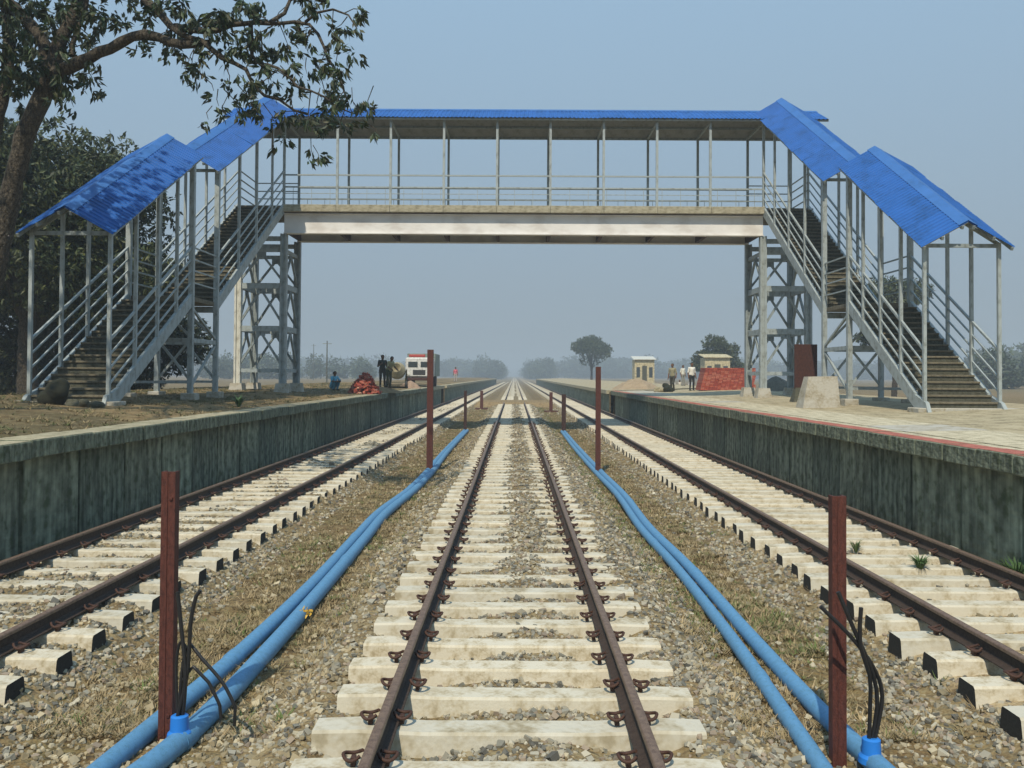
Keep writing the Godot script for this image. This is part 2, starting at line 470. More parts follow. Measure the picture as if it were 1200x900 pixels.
func make_track(label: String, xc: float, slant: float, d0: float, d1: float, nsl: int, nclip: int, spacing: float, phase: float, skip := Vector2(1e9, 1e9)) -> void:
	var t := thing("railway_track", label, "railway track", V(xc + slant * 30.0, -0.4, 30.0), 0.0)
	for s in [-1, 1]:
		var segs := [[d0, d1]] if skip.x > 1e8 else [[d0, skip.x], [skip.y, d1]]
		for g in segs:
			var xa: float = xc + s * 0.872
			var b := MB.new()
			var h := MB.new()
			b.extrude(rail_profile(), -g[0], -g[1])
			h.extrude([Vector2(0.0335, -0.036), Vector2(0.0335, -0.010), Vector2(0.026, -0.002), Vector2(0.012, 0.0), Vector2(-0.012, 0.0), Vector2(-0.026, -0.002), Vector2(-0.0335, -0.010), Vector2(-0.0335, -0.036)], -g[0], -g[1])
			for bb in [b, h]:
				for i in bb.v.size(): bb.v[i].x += xa - slant * bb.v[i].z
			var r := wpart("rail", b, M.rail, t)
			wpart("rail_head", h, M.rail_head, r)
	var far := MB.new()
	var d := d0 + phase
	var i := 0
	while d < d1:
		if i < nsl:
			if d < skip.x or d > skip.y:
				var o := mi("sleeper", sleeper_meshes[rng.randi() % 3], t, V(xc + slant * d + rng.randf_range(-0.03, 0.03), -0.183 + rng.randf_range(-0.006, 0.006), d) - t.position)
				o.rotation.y = rng.randf_range(-0.012, 0.012)
				if i < nclip:
					for s in [-1, 1]:
						for q in [-1, 1]:
							var cl := mi("rail_clip", clip_mesh, o, Vector3(s * 0.872 + q * 0.05 - rng.randf_range(-0.004, 0.004), 0.012, rng.randf_range(-0.015, 0.015)))
							if q < 0: cl.rotation.y = PI
		else:
			far.box(Vector3(xc + slant * d - 1.375, -0.4, -d - 0.13), Vector3(xc + slant * d + 1.375, -0.185, -d + 0.13))
		d += spacing + rng.randf_range(-0.015, 0.015)
		i += 1
	if far.v.size():
		var o := wpart("far_sleepers", far, M.sleeper, t)
		o.set_meta("kind", "stuff")

# ------------------------------------------------------------------ stones and dry grass
func stone_mesh(sd: int) -> Mesh:
	rng.seed = sd
	var b := MB.new()
	var t := (1.0 + sqrt(5.0)) / 2.0
	var p := [Vector3(-1, t, 0), Vector3(1, t, 0), Vector3(-1, -t, 0), Vector3(1, -t, 0), Vector3(0, -1, t), Vector3(0, 1, t), Vector3(0, -1, -t), Vector3(0, 1, -t), Vector3(t, 0, -1), Vector3(t, 0, 1), Vector3(-t, 0, -1), Vector3(-t, 0, 1)]
	var q := []
	var st := Vector3(rng.randf_range(0.8, 1.25), rng.randf_range(0.55, 0.85), rng.randf_range(0.7, 1.05))
	for k in p: q.push_back(k.normalized() * 0.5 * rng.randf_range(0.62, 1.2) * st)
	if sd % 2 == 0:      # blocky broken stone
		var k8 := []
		for z in [1, -1]:
			for e in [[-1, -1], [1, -1], [1, 1], [-1, 1]]:
				k8.push_back(Vector3(e[0], e[1], z) * Vector3(rng.randf_range(0.22, 0.48), rng.randf_range(0.16, 0.36), rng.randf_range(0.2, 0.44)))
		b.hexa([k8[0], k8[1], k8[5], k8[4], k8[3], k8[2], k8[6], k8[7]])
		return b.mesh(M.stone)
	for f in [[0, 11, 5], [0, 5, 1], [0, 1, 7], [0, 7, 10], [0, 10, 11], [1, 5, 9], [5, 11, 4], [11, 10, 2], [10, 7, 6], [7, 1, 8], [3, 9, 4], [3, 4, 2], [3, 2, 6], [3, 6, 8], [3, 8, 9], [4, 9, 5], [2, 4, 11], [6, 2, 10], [8, 6, 7], [9, 8, 1]]:
		b.tri(q[f[0]], q[f[1]], q[f[2]])
	return b.mesh(M.stone)

func multi(called: String, me: Mesh, tr: Array, cols: Array, parent: Node) -> void:
	var mm := MultiMesh.new()
	mm.transform_format = MultiMesh.TRANSFORM_3D
	mm.use_colors = true
	mm.mesh = me
	mm.instance_count = tr.size()
	for i in tr.size():
		mm.set_instance_transform(i, tr[i])
		mm.set_instance_color(i, cols[i])
	var o := MultiMeshInstance3D.new()
	o.multimesh = mm
	o.name = called
	o.set_meta("kind", "stuff")
	parent.add_child(o, true)

func make_stones() -> void:
	var root := Node3D.new()
	root.name = "gravel"
	add_child(root)
	tag(root, "crushed stone ballast lying along the three tracks", "gravel", "", "stuff")
	var kinds := 6
	var tr := []
	var co := []
	var me := []
	for k in kinds:
		me.push_back(stone_mesh(100 + k)); tr.push_back([]); co.push_back([])
	rng.seed = 77
	var grey := [Color(0.29, 0.275, 0.22), Color(0.20, 0.195, 0.16), Color(0.38, 0.35, 0.27), Color(0.44, 0.405, 0.31), Color(0.13, 0.125, 0.105), Color(0.29, 0.235, 0.175)]
	var tan_ := [Color(0.37, 0.31, 0.195), Color(0.31, 0.255, 0.155), Color(0.44, 0.38, 0.255), Color(0.25, 0.21, 0.13), Color(0.36, 0.32, 0.225)]
	for band in [[4.4, 8.0, 620.0, 0.9], [8.0, 14.0, 380.0, 1.0], [14.0, 26.0, 150.0, 1.15], [26.0, 46.0, 60.0, 1.35], [46.0, 72.0, 22.0, 1.7]]:
		var count := int((band[1] - band[0]) * 12.6 * band[2])
		for i in count:
			var d := rng.randf_range(band[0], band[1])
			var x := rng.randf_range(-6.7, 6.3)
			if absf(x) / d > 0.64: continue
			var keep := 0.3
			var warm := 0.6
			var a := absf(x)
			var n1 := gn.get_noise_2d(x * 1.6 + 11, d * 1.6) * 0.5 + 0.5
			if a < 1.40:
				keep = 0.95 if absf(x - 0.15) < 0.7 else 0.4
				if x > 0.9: keep = 0.9
				warm = 0.18
			elif a < 2.1:
				keep = 0.95 * (1.15 - n1 * 0.5); warm = 0.45 if x < 0 else 0.2
			elif x < 0:
				var s := x - left_c(d)
				if s < 1.30: keep = 0.85; warm = 0.3
				elif s < 1.8: keep = 0.95; warm = 0.3
				else: keep = (0.75 if d < 7.6 else 0.16 * n1 * 1.6); warm = 0.9
			else:
				var s := RIGHT_C - x
				if s < 1.25: keep = 0.13 if n1 < 0.55 else 0.35; warm = 0.3
				elif s < 2.0: keep = 0.95; warm = 0.2
				else: keep = (0.7 if d < 6.6 else 0.17 * n1 * 1.6); warm = 0.7
			if rng.randf() > keep: continue
			var sz: float = rng.randf_range(0.034, 0.078) * band[3]
			if rng.randf() < 0.08: sz *= 1.45
			var q := gh(x, d) + sz * rng.randf_range(-0.15, 0.24)
			var bs := Basis.from_euler(Vector3(rng.randf_range(-0.6, 0.6), rng.randf() * TAU, rng.randf_range(-0.6, 0.6))).scaled(Vector3.ONE * sz)
			var cc: Color = tan_[rng.randi() % 5] if rng.randf() < warm else grey[rng.randi() % 6]
			cc = cc * rng.randf_range(0.75, 1.2)
			cc.a = 1
			var k := rng.randi() % kinds
			tr[k].push_back(Transform3D(bs, V(x, q, d))); co[k].push_back(cc)
	for k in kinds: multi("stones", me[k], tr[k], co[k], root)

func make_grass() -> void:
	var root := Node3D.new()
	root.name = "dry_grass"
	add_child(root)
	tag(root, "low brown and green dry grass between the tracks", "grass", "", "stuff")
	rng.seed = 5
	var me := []
	for k in 3:
		var b := MB.new()
		for i in 16:
			var a := rng.randf() * TAU
			var r := rng.randf() * 0.06
			var p := Vector3(cos(a) * r, -0.01, sin(a) * r)
			var l := rng.randf_range(0.05, 0.13)
			var tip := p + Vector3(cos(a) * l * rng.randf_range(0.3, 1.0), l * rng.randf_range(0.35, 0.9), sin(a) * l * rng.randf_range(0.3, 1.0))
			var w := Vector3(-sin(a), 0, cos(a)) * rng.randf_range(0.004, 0.008)
			b.tri(p - w, p + w, tip)
		me.push_back(b.mesh(M.straw))
	var tr := [[], [], []]
	var co := [[], [], []]
	for i in 40000:
		var d := 6.5 + pow(rng.randf(), 1.6) * 66.0
		var side := -1.0 if rng.randf() < 0.5 else 1.0
		var x := side * rng.randf_range(1.75, 3.75)
		var n1 := gn.get_noise_2d(x * 1.1 + 31, d * 1.1) * 0.5 + 0.5
		var green := 0.08 + 0.35 * smoothstep(0.55, 0.75, gn2.get_noise_2d(x * 0.6, d * 0.6 + 50) * 0.5 + 0.5)
		var keep := n1 * 1.2
		if side < 0:
			if x < -3.3: keep *= 0.35
			if d < 8.5 and x > -2.4: keep *= 0.2
		else:
			if x < 2.35: green = 0.5 * smoothstep(8.0, 11.0, d)
			if x > 3.2: keep *= 0.2
			if d < 8.5: keep *= 0.35
		if rng.randf() > keep: continue
		var k := rng.randi() % 3
		var s := rng.randf_range(0.6, 1.25)
		tr[k].push_back(Transform3D(Basis(Vector3.UP, rng.randf() * TAU).scaled(Vector3(s, s * 0.8, s)), V(x, gh(x, d), d)))
		var cc := Color(0.35, 0.27, 0.15) if rng.randf() > green else Color(0.12, 0.17, 0.05)
		if rng.randf() < 0.3: cc = Color(0.24, 0.20, 0.10)
		co[k].push_back(cc * rng.randf_range(0.7, 1.2))
	for i in 9000:      # the earth top of the left platform
		var d := 8.5 + pow(rng.randf(), 1.5) * 60.0
		var x := left_e(d) - 0.6 - rng.randf() * 8.0
		var n1 := gn.get_noise_2d(x * 0.8 + 5, d * 0.8) * 0.5 + 0.5
		if rng.randf() > n1 * n1 * 1.9: continue
		var k := rng.randi() % 3
		var z := rng.randf_range(0.7, 1.5)
		tr[k].push_back(Transform3D(Basis(Vector3.UP, rng.randf() * TAU).scaled(Vector3(z, z * 0.7, z)), V(x, py(x, d) + gn.get_noise_2d(x * 1.3, d * 1.3) * 0.05 + 0.005, d)))
		co[k].push_back((Color(0.30, 0.24, 0.13) if rng.randf() < 0.6 else Color(0.10, 0.12, 0.045)) * rng.randf_range(0.7, 1.2))
	for k in 3: multi("tufts", me[k], tr[k], co[k], root)

func weed(called: String, label: String, p: Vector3, h: float, n: int, col: Color) -> void:
	var t := thing(called, label, "plant", p)
	var b := MB.new()
	for i in n:
		b.col = col * rng.randf_range(0.7, 1.3)
		var a := rng.randf() * TAU
		var l := h * rng.randf_range(0.6, 1.1)
		var o := Vector3(cos(a), 0, sin(a))
		var mid := o * l * rng.randf_range(0.15, 0.4) + Vector3.UP * l * 0.6
		var tip := o * l * rng.randf_range(0.4, 0.9) + Vector3.UP * l * rng.randf_range(0.5, 1.0)
		var w := Vector3(-sin(a), 0, cos(a)) * l * 0.035
		b.quad(-w * 0.4 + o * 0.01, w * 0.4 + o * 0.01, mid + w, mid - w)
		b.tri(mid - w, mid + w, tip)
	mi("leaves", b.mesh(M.leaf), t)

# ------------------------------------------------------------------ platforms
const OFF := [0.0, 0.52, 1.4, 2.6, 3.8, 5.2, 7.0, 30.0]
func py(x: float, d: float) -> float:       # top of the platforms
	var o := left_e(d) - x if x < 0 else x - RIGHT_E
	var h := [1.33, 1.31, 1.38, 1.45, 1.52, 1.59, 1.60, 1.60] if x < 0 else [1.31, 1.29, 1.32, 1.345, 1.375, 1.455, 1.52, 1.52]
	for i in OFF.size() - 1:
		if o <= OFF[i + 1]: return lerpf(h[i], h[i + 1], clampf((o - OFF[i]) / (OFF[i + 1] - OFF[i]), 0, 1))
	return h[-1]

func platform(left: bool, da: float, db: float, label: String, pieces: bool) -> void:
	var s := -1.0 if left else 1.0
	var base_x := -10.0 if left else 10.0
	var t := thing("station_platform", label, "platform", V(base_x, -0.45, (da + db) / 2))
	var ex := func(d): return left_e(d) if left else RIGHT_E
	var top_e := 1.33 if left else 1.31
	var top_i := 1.60 if left else 1.52
	var step := 1.6
	var wall_m := [M.wall, M.wall2, M.wall3]
	var d := da
	# the earth and paving inside
	var surf := MB.new()
	var inner := [0.60, 1.4, 2.6, 3.8, 5.2, 7.0, 9.0]
	var n := int((db - da) / 1.0)
	for i in n:
		var d1 := da + (db - da) * i / n
		var d2 := da + (db - da) * (i + 1) / n
		for k in inner.size() - 1:
			var q := []
			for e in [[d1, k], [d1, k + 1], [d2, k + 1], [d2, k]]:
				var x: float = ex.call(e[0]) + s * inner[e[1]]
				var y := py(x, e[0])
				if left: y += gn.get_noise_2d(x * 1.3, e[0] * 1.3) * 0.05 + gn2.get_noise_2d(x * 4.0, e[0] * 4.0) * 0.015
				q.push_back(V(x, y, e[0]))
			var n1 := gn.get_noise_2d(q[0].x * 0.5, d1 * 0.5 + 20) * 0.5 + 0.5
			if left: surf.col = Color(0.33, 0.265, 0.16).lerp(Color(0.15, 0.135, 0.075), smoothstep(0.35, 0.7, n1))
			else: surf.col = Color(0.50, 0.44, 0.32).lerp(Color(0.43, 0.385, 0.28), n1)
			if left: surf.quad(q[0], q[3], q[2], q[1])
			else: surf.quad(q[0], q[1], q[2], q[3])
	# back slope down to the field
	var bs := MB.new()
	bs.col = Color(0.28, 0.23, 0.14)
	var xa: float = ex.call(da) + s * 9.0
	var xb: float = ex.call(db) + s * 9.0
	var q2 := [V(xa, top_i, da), V(xa + s * 3.2, 0.2, da), V(xb + s * 3.2, 0.2, db), V(xb, top_i, db)]
	if left: bs.quad(q2[0], q2[3], q2[2], q2[1])
	else: bs.quad(q2[0], q2[1], q2[2], q2[3])
	# end faces
	bs.col = Color(0.15, 0.13, 0.09)
	for dd in [da, db]:
		var e: float = ex.call(dd) + s * 0.2
		bs.quad(V(e, -0.5, dd), V(e + s * 12, -0.5, dd), V(e + s * 12, 0.15, dd), V(e, top_e - 0.1, dd))
		bs.tri(V(e, top_e - 0.1, dd), V(e + s * 12.0, 0.15, dd), V(e + s * 8.6, top_i, dd))
	var gm: StandardMaterial3D = M.ground if left else M.paving.duplicate()
	if not left:
		gm.albedo_color = Color.WHITE
		gm.vertex_color_use_as_albedo = true
	if not left:
		var dd := da
		while dd < minf(db, 60.0):
			var e2 := minf(dd + 1.8, db)
			var pv := MB.new()
			var xa2 := RIGHT_E + 0.69
			pv.hexa([V(xa2, 1.25, dd + 0.008), V(xa2 + 1.5, 1.28, dd + 0.008), V(xa2 + 1.5, 1.28, e2 - 0.008), V(xa2, 1.25, e2 - 0.008), V(xa2, 1.318 + rng.randf_range(-0.004, 0.004), dd + 0.008), V(xa2 + 1.5, 1.352 + rng.randf_range(-0.004, 0.004), dd + 0.008), V(xa2 + 1.5, 1.352 + rng.randf_range(-0.004, 0.004), e2 - 0.008), V(xa2, 1.318 + rng.randf_range(-0.004, 0.004), e2 - 0.008)])
			if db < 100: wpart("paving_slab", pv, M.pale_edge if rng.randf() < 0.6 else M.concrete, t)
			dd = e2
	wpart("earth_top" if left else "paving", surf, gm, t)
	wpart("earth_bank", bs, M.ground, t)
	# panels of the wall, coping stones
	var rest := MB.new()
	var rest2 := MB.new()
	while d < db - 0.01:
		var d2 := minf(d + step, db)
		var xe: float = ex.call((d + d2) / 2)
		var w := rng.randf_range(-0.012, 0.012)
		var near := pieces and d < 66
		var b := MB.new() if near else rest
		# wall panel, set back under the coping
		var f := xe + s * (0.30 + w)
		if near:
			b.bevel(Vector3(minf(f, f + s * 0.16), -0.5, -d2 + 0.026), Vector3(maxf(f, f + s * 0.16), top_e - 0.285, -d - 0.026), 0.012)
			wpart("wall_panel", b, wall_m[rng.randi() % 3], t)
		else: b.box(Vector3(minf(f, f + s * 0.16), -0.5, -d2), Vector3(maxf(f, f + s * 0.16), top_e - 0.285, -d))
		d = d2
	var hb := MB.new()                                   # dark filling behind the joints
	hb.hexa([V(ex.call(da) + s * 0.36, -0.5, da), V(ex.call(da) + s * 0.6, -0.5, da), V(ex.call(db) + s * 0.6, -0.5, db), V(ex.call(db) + s * 0.36, -0.5, db), V(ex.call(da) + s * 0.36, top_e - 0.05, da), V(ex.call(da) + s * 0.6, top_e - 0.05, da), V(ex.call(db) + s * 0.6, top_e - 0.05, db), V(ex.call(db) + s * 0.36, top_e - 0.05, db)] if not left else [V(ex.call(da) + s * 0.6, -0.5, da), V(ex.call(da) + s * 0.36, -0.5, da), V(ex.call(db) + s * 0.36, -0.5, db), V(ex.call(db) + s * 0.6, -0.5, db), V(ex.call(da) + s * 0.6, top_e - 0.05, da), V(ex.call(da) + s * 0.36, top_e - 0.05, da), V(ex.call(db) + s * 0.36, top_e - 0.05, db), V(ex.call(db) + s * 0.6, top_e - 0.05, db)])
	wpart("wall_core", hb, M.edge_dark, t)
	d = da
	while d < db - 0.01:
		var d2 := minf(d + 0.9 + rng.randf_range(-0.03, 0.03), db)
		if not (pieces and d < 66): d2 = minf(d + 3.0, db)
		var xe: float = ex.call((d + d2) / 2) + rng.randf_range(-0.012, 0.012)
		var yo := rng.randf_range(-0.008, 0.008)
		var lo := Vector3(minf(xe, xe + s * 0.66), top_e - 0.26 + yo, -d2 + 0.006)
		var hi := Vector3(maxf(xe, xe + s * 0.66), top_e + yo, -d - 0.006)
		if pieces and d < 66:
			var b := MB.new()
			b.bevel(lo, hi, 0.016)
			var cs := wpart("coping_slab", b, M.edge_dark, t)
			var r := MB.new()
			var yt := top_e + yo + 0.004
			var xp := xe + s * 0.018
			var xq := xe + s * (0.64 if left else 0.42)
			r.box(Vector3(minf(xp, xq), yt - 0.006, -d2 + 0.022), Vector3(maxf(xp, xq), yt, -d - 0.022))
			wpart("screed" if left else "red_paint", r, (M.coping if rng.randf() < 0.5 else M.coping2) if left else M.red_edge, cs)
			if not left:
				r = MB.new()
				r.box(Vector3(xq + 0.002, yt - 0.006, -d2 + 0.022), Vector3(xe + 0.645, yt, -d - 0.022))
				wpart("screed", r, M.pale_edge, cs)
		else: rest2.box(lo, hi)
		d = d2
	if rest.v.size(): wpart("far_wall_panels", rest, M.wall3, t).set_meta("kind", "stuff")
	if rest2.v.size(): wpart("far_coping", rest2, M.coping, t).set_meta("kind", "stuff")

# ------------------------------------------------------------------ footbridge
func roof_sheet(called: String, p: Node3D, e0: Vector3, e1: Vector3, r0: Vector3, r1: Vector3, m: Material, flip: bool) -> void:
	# one corrugated sheet: e0-e1 along the eave, r0-r1 along the ridge
	var b := MB.new()
	var len_ := e0.distance_to(e1)
	var waves := int(round(len_ / 0.17))
	var nrm := (e1 - e0).cross(r0 - e0).normalized()
	if nrm.y < 0: nrm = -nrm
	var prof := [[0.0, 0.0], [0.3, 0.0], [0.45, 0.026], [0.75, 0.026], [0.9, 0.0]]
	var us := []
	for w in waves:
		for q in prof: us.push_back([(w + q[0]) / waves, q[1]])
	us.push_back([1.0, 0.0])
	for i in us.size() - 1:
		var a: float = us[i][0]
		var c: float = us[i + 1][0]
		var p0: Vector3 = e0.lerp(e1, a) + nrm * us[i][1]
		var p1: Vector3 = e0.lerp(e1, c) + nrm * us[i + 1][1]
		var q0: Vector3 = r0.lerp(r1, a) + nrm * us[i][1]
		var q1: Vector3 = r0.lerp(r1, c) + nrm * us[i + 1][1]
		if flip: b.quad(p0, q0, q1, p1)
		else: b.quad(p0, p1, q1, q0)
	wpart(called, b, m, p)

func gable_roof(p: Node3D, a: Vector3, b: Vector3, across: Vector3, half: float, rise: float, sheets: int, purlin: Material) -> void:
	# ridge line from a to b (ridge height), eaves at +-across * half, lower by rise
	for s in [-1.0, 1.0]:
		var off: Vector3 = across * half * s - Vector3.UP * rise
		for i in sheets:
			var t0 := float(i) / sheets
			var t1 := float(i + 1) / sheets
			var lift := Vector3.UP * rng.randf_range(0.0, 0.006)
			var sag := Vector3.UP * rng.randf_range(-0.012, 0.006)
			var e0: Vector3 = a.lerp(b, t0) + off + across * s * rng.randf_range(-0.02, 0.03)
			var e1: Vector3 = a.lerp(b, t1) + off + across * s * rng.randf_range(-0.02, 0.03)
			var r0 := a.lerp(b, t0) + lift
			var r1 := a.lerp(b, t1) + lift
			var nn := (e1 - e0).cross(r0 - e0)
			roof_sheet("roof_sheet", p, e0 + sag, e1 + sag, r0, r1, M.roof if rng.randf() < 0.6 else M.roof2, nn.y < 0)
		# unpainted underside, a few millimetres below
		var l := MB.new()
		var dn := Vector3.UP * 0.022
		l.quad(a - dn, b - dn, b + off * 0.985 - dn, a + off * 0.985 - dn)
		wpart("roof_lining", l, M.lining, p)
		for f in [0.12, 0.55, 0.94]:
			var pb := MB.new()
			pb.beam(a + off * f - Vector3.UP * 0.075, b + off * f - Vector3.UP * 0.075, 0.06, 0.09)
			wpart("purlin", pb, purlin, p)
	var rc := MB.new()
	var up := Vector3.UP * 0.045
	var o1: Vector3 = across * 0.24 - Vector3.UP * (0.24 * rise / half)
	var o2: Vector3 = -across * 0.24 - Vector3.UP * (0.24 * rise / half)
	rc.quad(a + up, b + up, b + o1 + up, a + o1 + up)
	rc.quad(b + up, a + up, a + o2 + up, b + o2 + up)
	rc.quad(a + o1 + up, b + o1 + up, b + o1 + up * 0.3, a + o1 + up * 0.3)
	rc.quad(a + o2 + up, b + o2 + up, b + o2 + up * 0.3, a + o2 + up * 0.3)
	wpart("ridge_cap", rc, M.ridge, p)

func bar(called: String, p: Node3D, a: Vector3, b: Vector3, w: float, h: float, m: Material) -> void:
	var q := MB.new()
	q.beam(a, b, w, h)
	wpart(called, q, m, p)

const DB := 36.8          # front face of the bridge
const DK := 39.1          # back posts
const DECK := 9.58        # top of the deck
func make_bridge() -> void:
	var xl := -10.0
	var xr := 10.7
	var t := thing("footbridge", "grey steel station footbridge with blue roofs, two flights of stairs each side", "footbridge", V(0.35, 1.5, DB))
	# --- span
	var sp := group_node("span", t, V(0.35, 8.4, DB))
	for dd in [DB, DK]:
		var g := MB.new()
		g.box(Vector3(xl, 8.40, -dd - 0.03), Vector3(xr, 9.20, -dd + 0.03))
		g.box(Vector3(xl, 8.36, -dd - 0.16), Vector3(xr, 8.40, -dd + 0.16))
		g.box(Vector3(xl, 9.20, -dd - 0.16), Vector3(xr, 9.235, -dd + 0.16))
		wpart("girder", g, M.girder, sp)
	for i in 10:
		var x := lerpf(xl + 0.1, xr - 0.1, i / 9.0)
		bar("cross_beam", sp, V(x, 8.55, DB + 0.05), V(x, 8.55, DK - 0.05), 0.14, 0.28, M.post_and_shade)  # beam colour darkened to stand in for shade below the deck
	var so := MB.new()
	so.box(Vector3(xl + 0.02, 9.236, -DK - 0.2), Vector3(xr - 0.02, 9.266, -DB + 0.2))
	wpart("soffit_shade_plate", so, M.post_and_shade, sp)  # dark plate added so the soffit reads as unlit
	var dn := 9
	for i in dn:
		var q := MB.new()
		q.bevel(Vector3(lerpf(xl, xr, float(i) / dn) + 0.004, 9.27, -DK - 0.28), Vector3(lerpf(xl, xr, float(i + 1) / dn) - 0.004, DECK, -DB + 0.36), 0.015)
		wpart("deck_slab", q, M.slab, sp)
	for i in 10:
		var x := lerpf(xl, xr, i / 9.0)
		for dd in [DB - 0.12, DK + 0.12]:
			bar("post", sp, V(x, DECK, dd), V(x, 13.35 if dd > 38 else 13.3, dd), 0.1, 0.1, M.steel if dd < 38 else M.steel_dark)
		bar("rafter_tie", sp, V(x, 13.28, DB - 0.3), V(x, 13.28, DK + 0.3), 0.07, 0.09, M.steel_dark)
	for dd in [DB - 0.12, DK + 0.12]:
		for hh in [[0.28, 0.028], [0.52, 0.028], [0.80, 0.06], [1.32, 0.06]]:
			bar("handrail", sp, V(xl, DECK + hh[0], dd), V(xr, DECK + hh[0], dd), hh[1], hh[1], M.steel)
		for i in 26:
			var x := lerpf(xl, xr, (i + 0.5) / 26.0)
			bar("baluster", sp, V(x, DECK, dd), V(x, DECK + 0.8, dd), 0.018, 0.018, M.steel)
	# --- roof over the span
	var rf := group_node("main_roof", t, V(0.35, 13.3, DB))
	gable_roof(rf, V(-12.6, 14.15, 37.95), V(13.4, 14.15, 37.95), Vector3(0, 0, 1), 1.62, 0.82, 24, M.steel_dark)
	# --- towers and stairs
	for s in [-1, 1]:
		var xi := xl if s < 0 else xr
		var xo: float = xi + s * 1.95
		var gy := 1.572 if s < 0 else 1.49
		var d0 := 21.0 if s < 0 else 22.3
		var l0 := 26.3 if s < 0 else 27.3
		var l1 := 28.5 if s < 0 else 29.5
		var ly := 4.69
		tower(t, s, xi, xo, gy)
		stairs(t, s, xi, xo, gy, d0, l0, l1, ly)

func tower(t: Node3D, s: int, xi: float, xo: float, gy: float) -> void:
	var p := group_node("support_tower", t, V(xi, gy, DB))
	var corners := [[xi, DB], [xi, DK], [xo, DB], [xo, DK]]
	for c in corners:
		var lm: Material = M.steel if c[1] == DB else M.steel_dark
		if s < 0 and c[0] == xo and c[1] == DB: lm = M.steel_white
		var q := MB.new()
		# two channels laced together
		q.box(Vector3(c[0] - 0.14, gy + 0.3, -c[1] - 0.13), Vector3(c[0] - 0.06, 8.36 if c[0] == xi else 8.9, -c[1] + 0.13))
		q.box(Vector3(c[0] + 0.06, gy + 0.3, -c[1] - 0.13), Vector3(c[0] + 0.14, 8.36 if c[0] == xi else 8.9, -c[1] + 0.13))
		q.box(Vector3(c[0] - 0.06, gy + 0.3, -c[1] - 0.07), Vector3(c[0] + 0.06, 8.35 if c[0] == xi else 8.89, -c[1] + 0.07))
		wpart("leg", q, lm, p)
		var f := MB.new()
		f.hexa([V(c[0] - 0.34, gy - 0.25, c[1] - 0.34), V(c[0] + 0.34, gy - 0.25, c[1] - 0.34), V(c[0] + 0.34, gy - 0.25, c[1] + 0.34), V(c[0] - 0.34, gy - 0.25, c[1] + 0.34),
			V(c[0] - 0.24, gy + 0.32, c[1] - 0.24), V(c[0] + 0.24, gy + 0.32, c[1] - 0.24), V(c[0] + 0.24, gy + 0.32, c[1] + 0.24), V(c[0] - 0.24, gy + 0.32, c[1] + 0.24)])
		wpart("footing", f, M.concrete, p)
	var lv := [2.44, 4.25, 6.1, 7.65]
	var pairs := [[corners[0], corners[2]], [corners[1], corners[3]], [corners[0], corners[1]], [corners[2], corners[3]]]
	for k in pairs.size():
		var a = pairs[k][0]
		var b = pairs[k][1]
		for i in lv.size():
			bar("strut", p, V(a[0], lv[i], a[1]), V(b[0], lv[i], b[1]), 0.1, 0.24 if i == 1 or i == 2 else 0.16, M.steel)
			if i + 1 < lv.size():
				# chevron bracing with gusset plates
				var mid := V((a[0] + b[0]) / 2, lv[i + 1] - 0.15, (a[1] + b[1]) / 2)
				bar("brace", p, V(a[0], lv[i] + 0.15, a[1]), mid, 0.09, 0.09, M.steel_dark)
				bar("brace", p, V(b[0], lv[i] + 0.15, b[1]), mid, 0.09, 0.09, M.steel_dark)
				var gp := MB.new()
				var w := (V(b[0], 0, b[1]) - V(a[0], 0, a[1])).normalized() * 0.2
				var nn := w.cross(Vector3.UP).normalized() * 0.02
				gp.hexa([mid - w - Vector3.UP * 0.16 + nn, mid + w - Vector3.UP * 0.16 + nn, mid + w - Vector3.UP * 0.16 - nn, mid - w - Vector3.UP * 0.16 - nn,
					mid - w + Vector3.UP * 0.13 + nn, mid + w + Vector3.UP * 0.13 + nn, mid + w + Vector3.UP * 0.13 - nn, mid - w + Vector3.UP * 0.13 - nn])
				wpart("gusset_plate", gp, M.steel_dark, p)
	bar("strut", p, V(corners[0][0], 8.15, DB), V(corners[2][0], 8.15, DB), 0.1, 0.2, M.steel)
	bar("strut", p, V(corners[1][0], 8.15, DK), V(corners[3][0], 8.15, DK), 0.1, 0.2, M.steel)

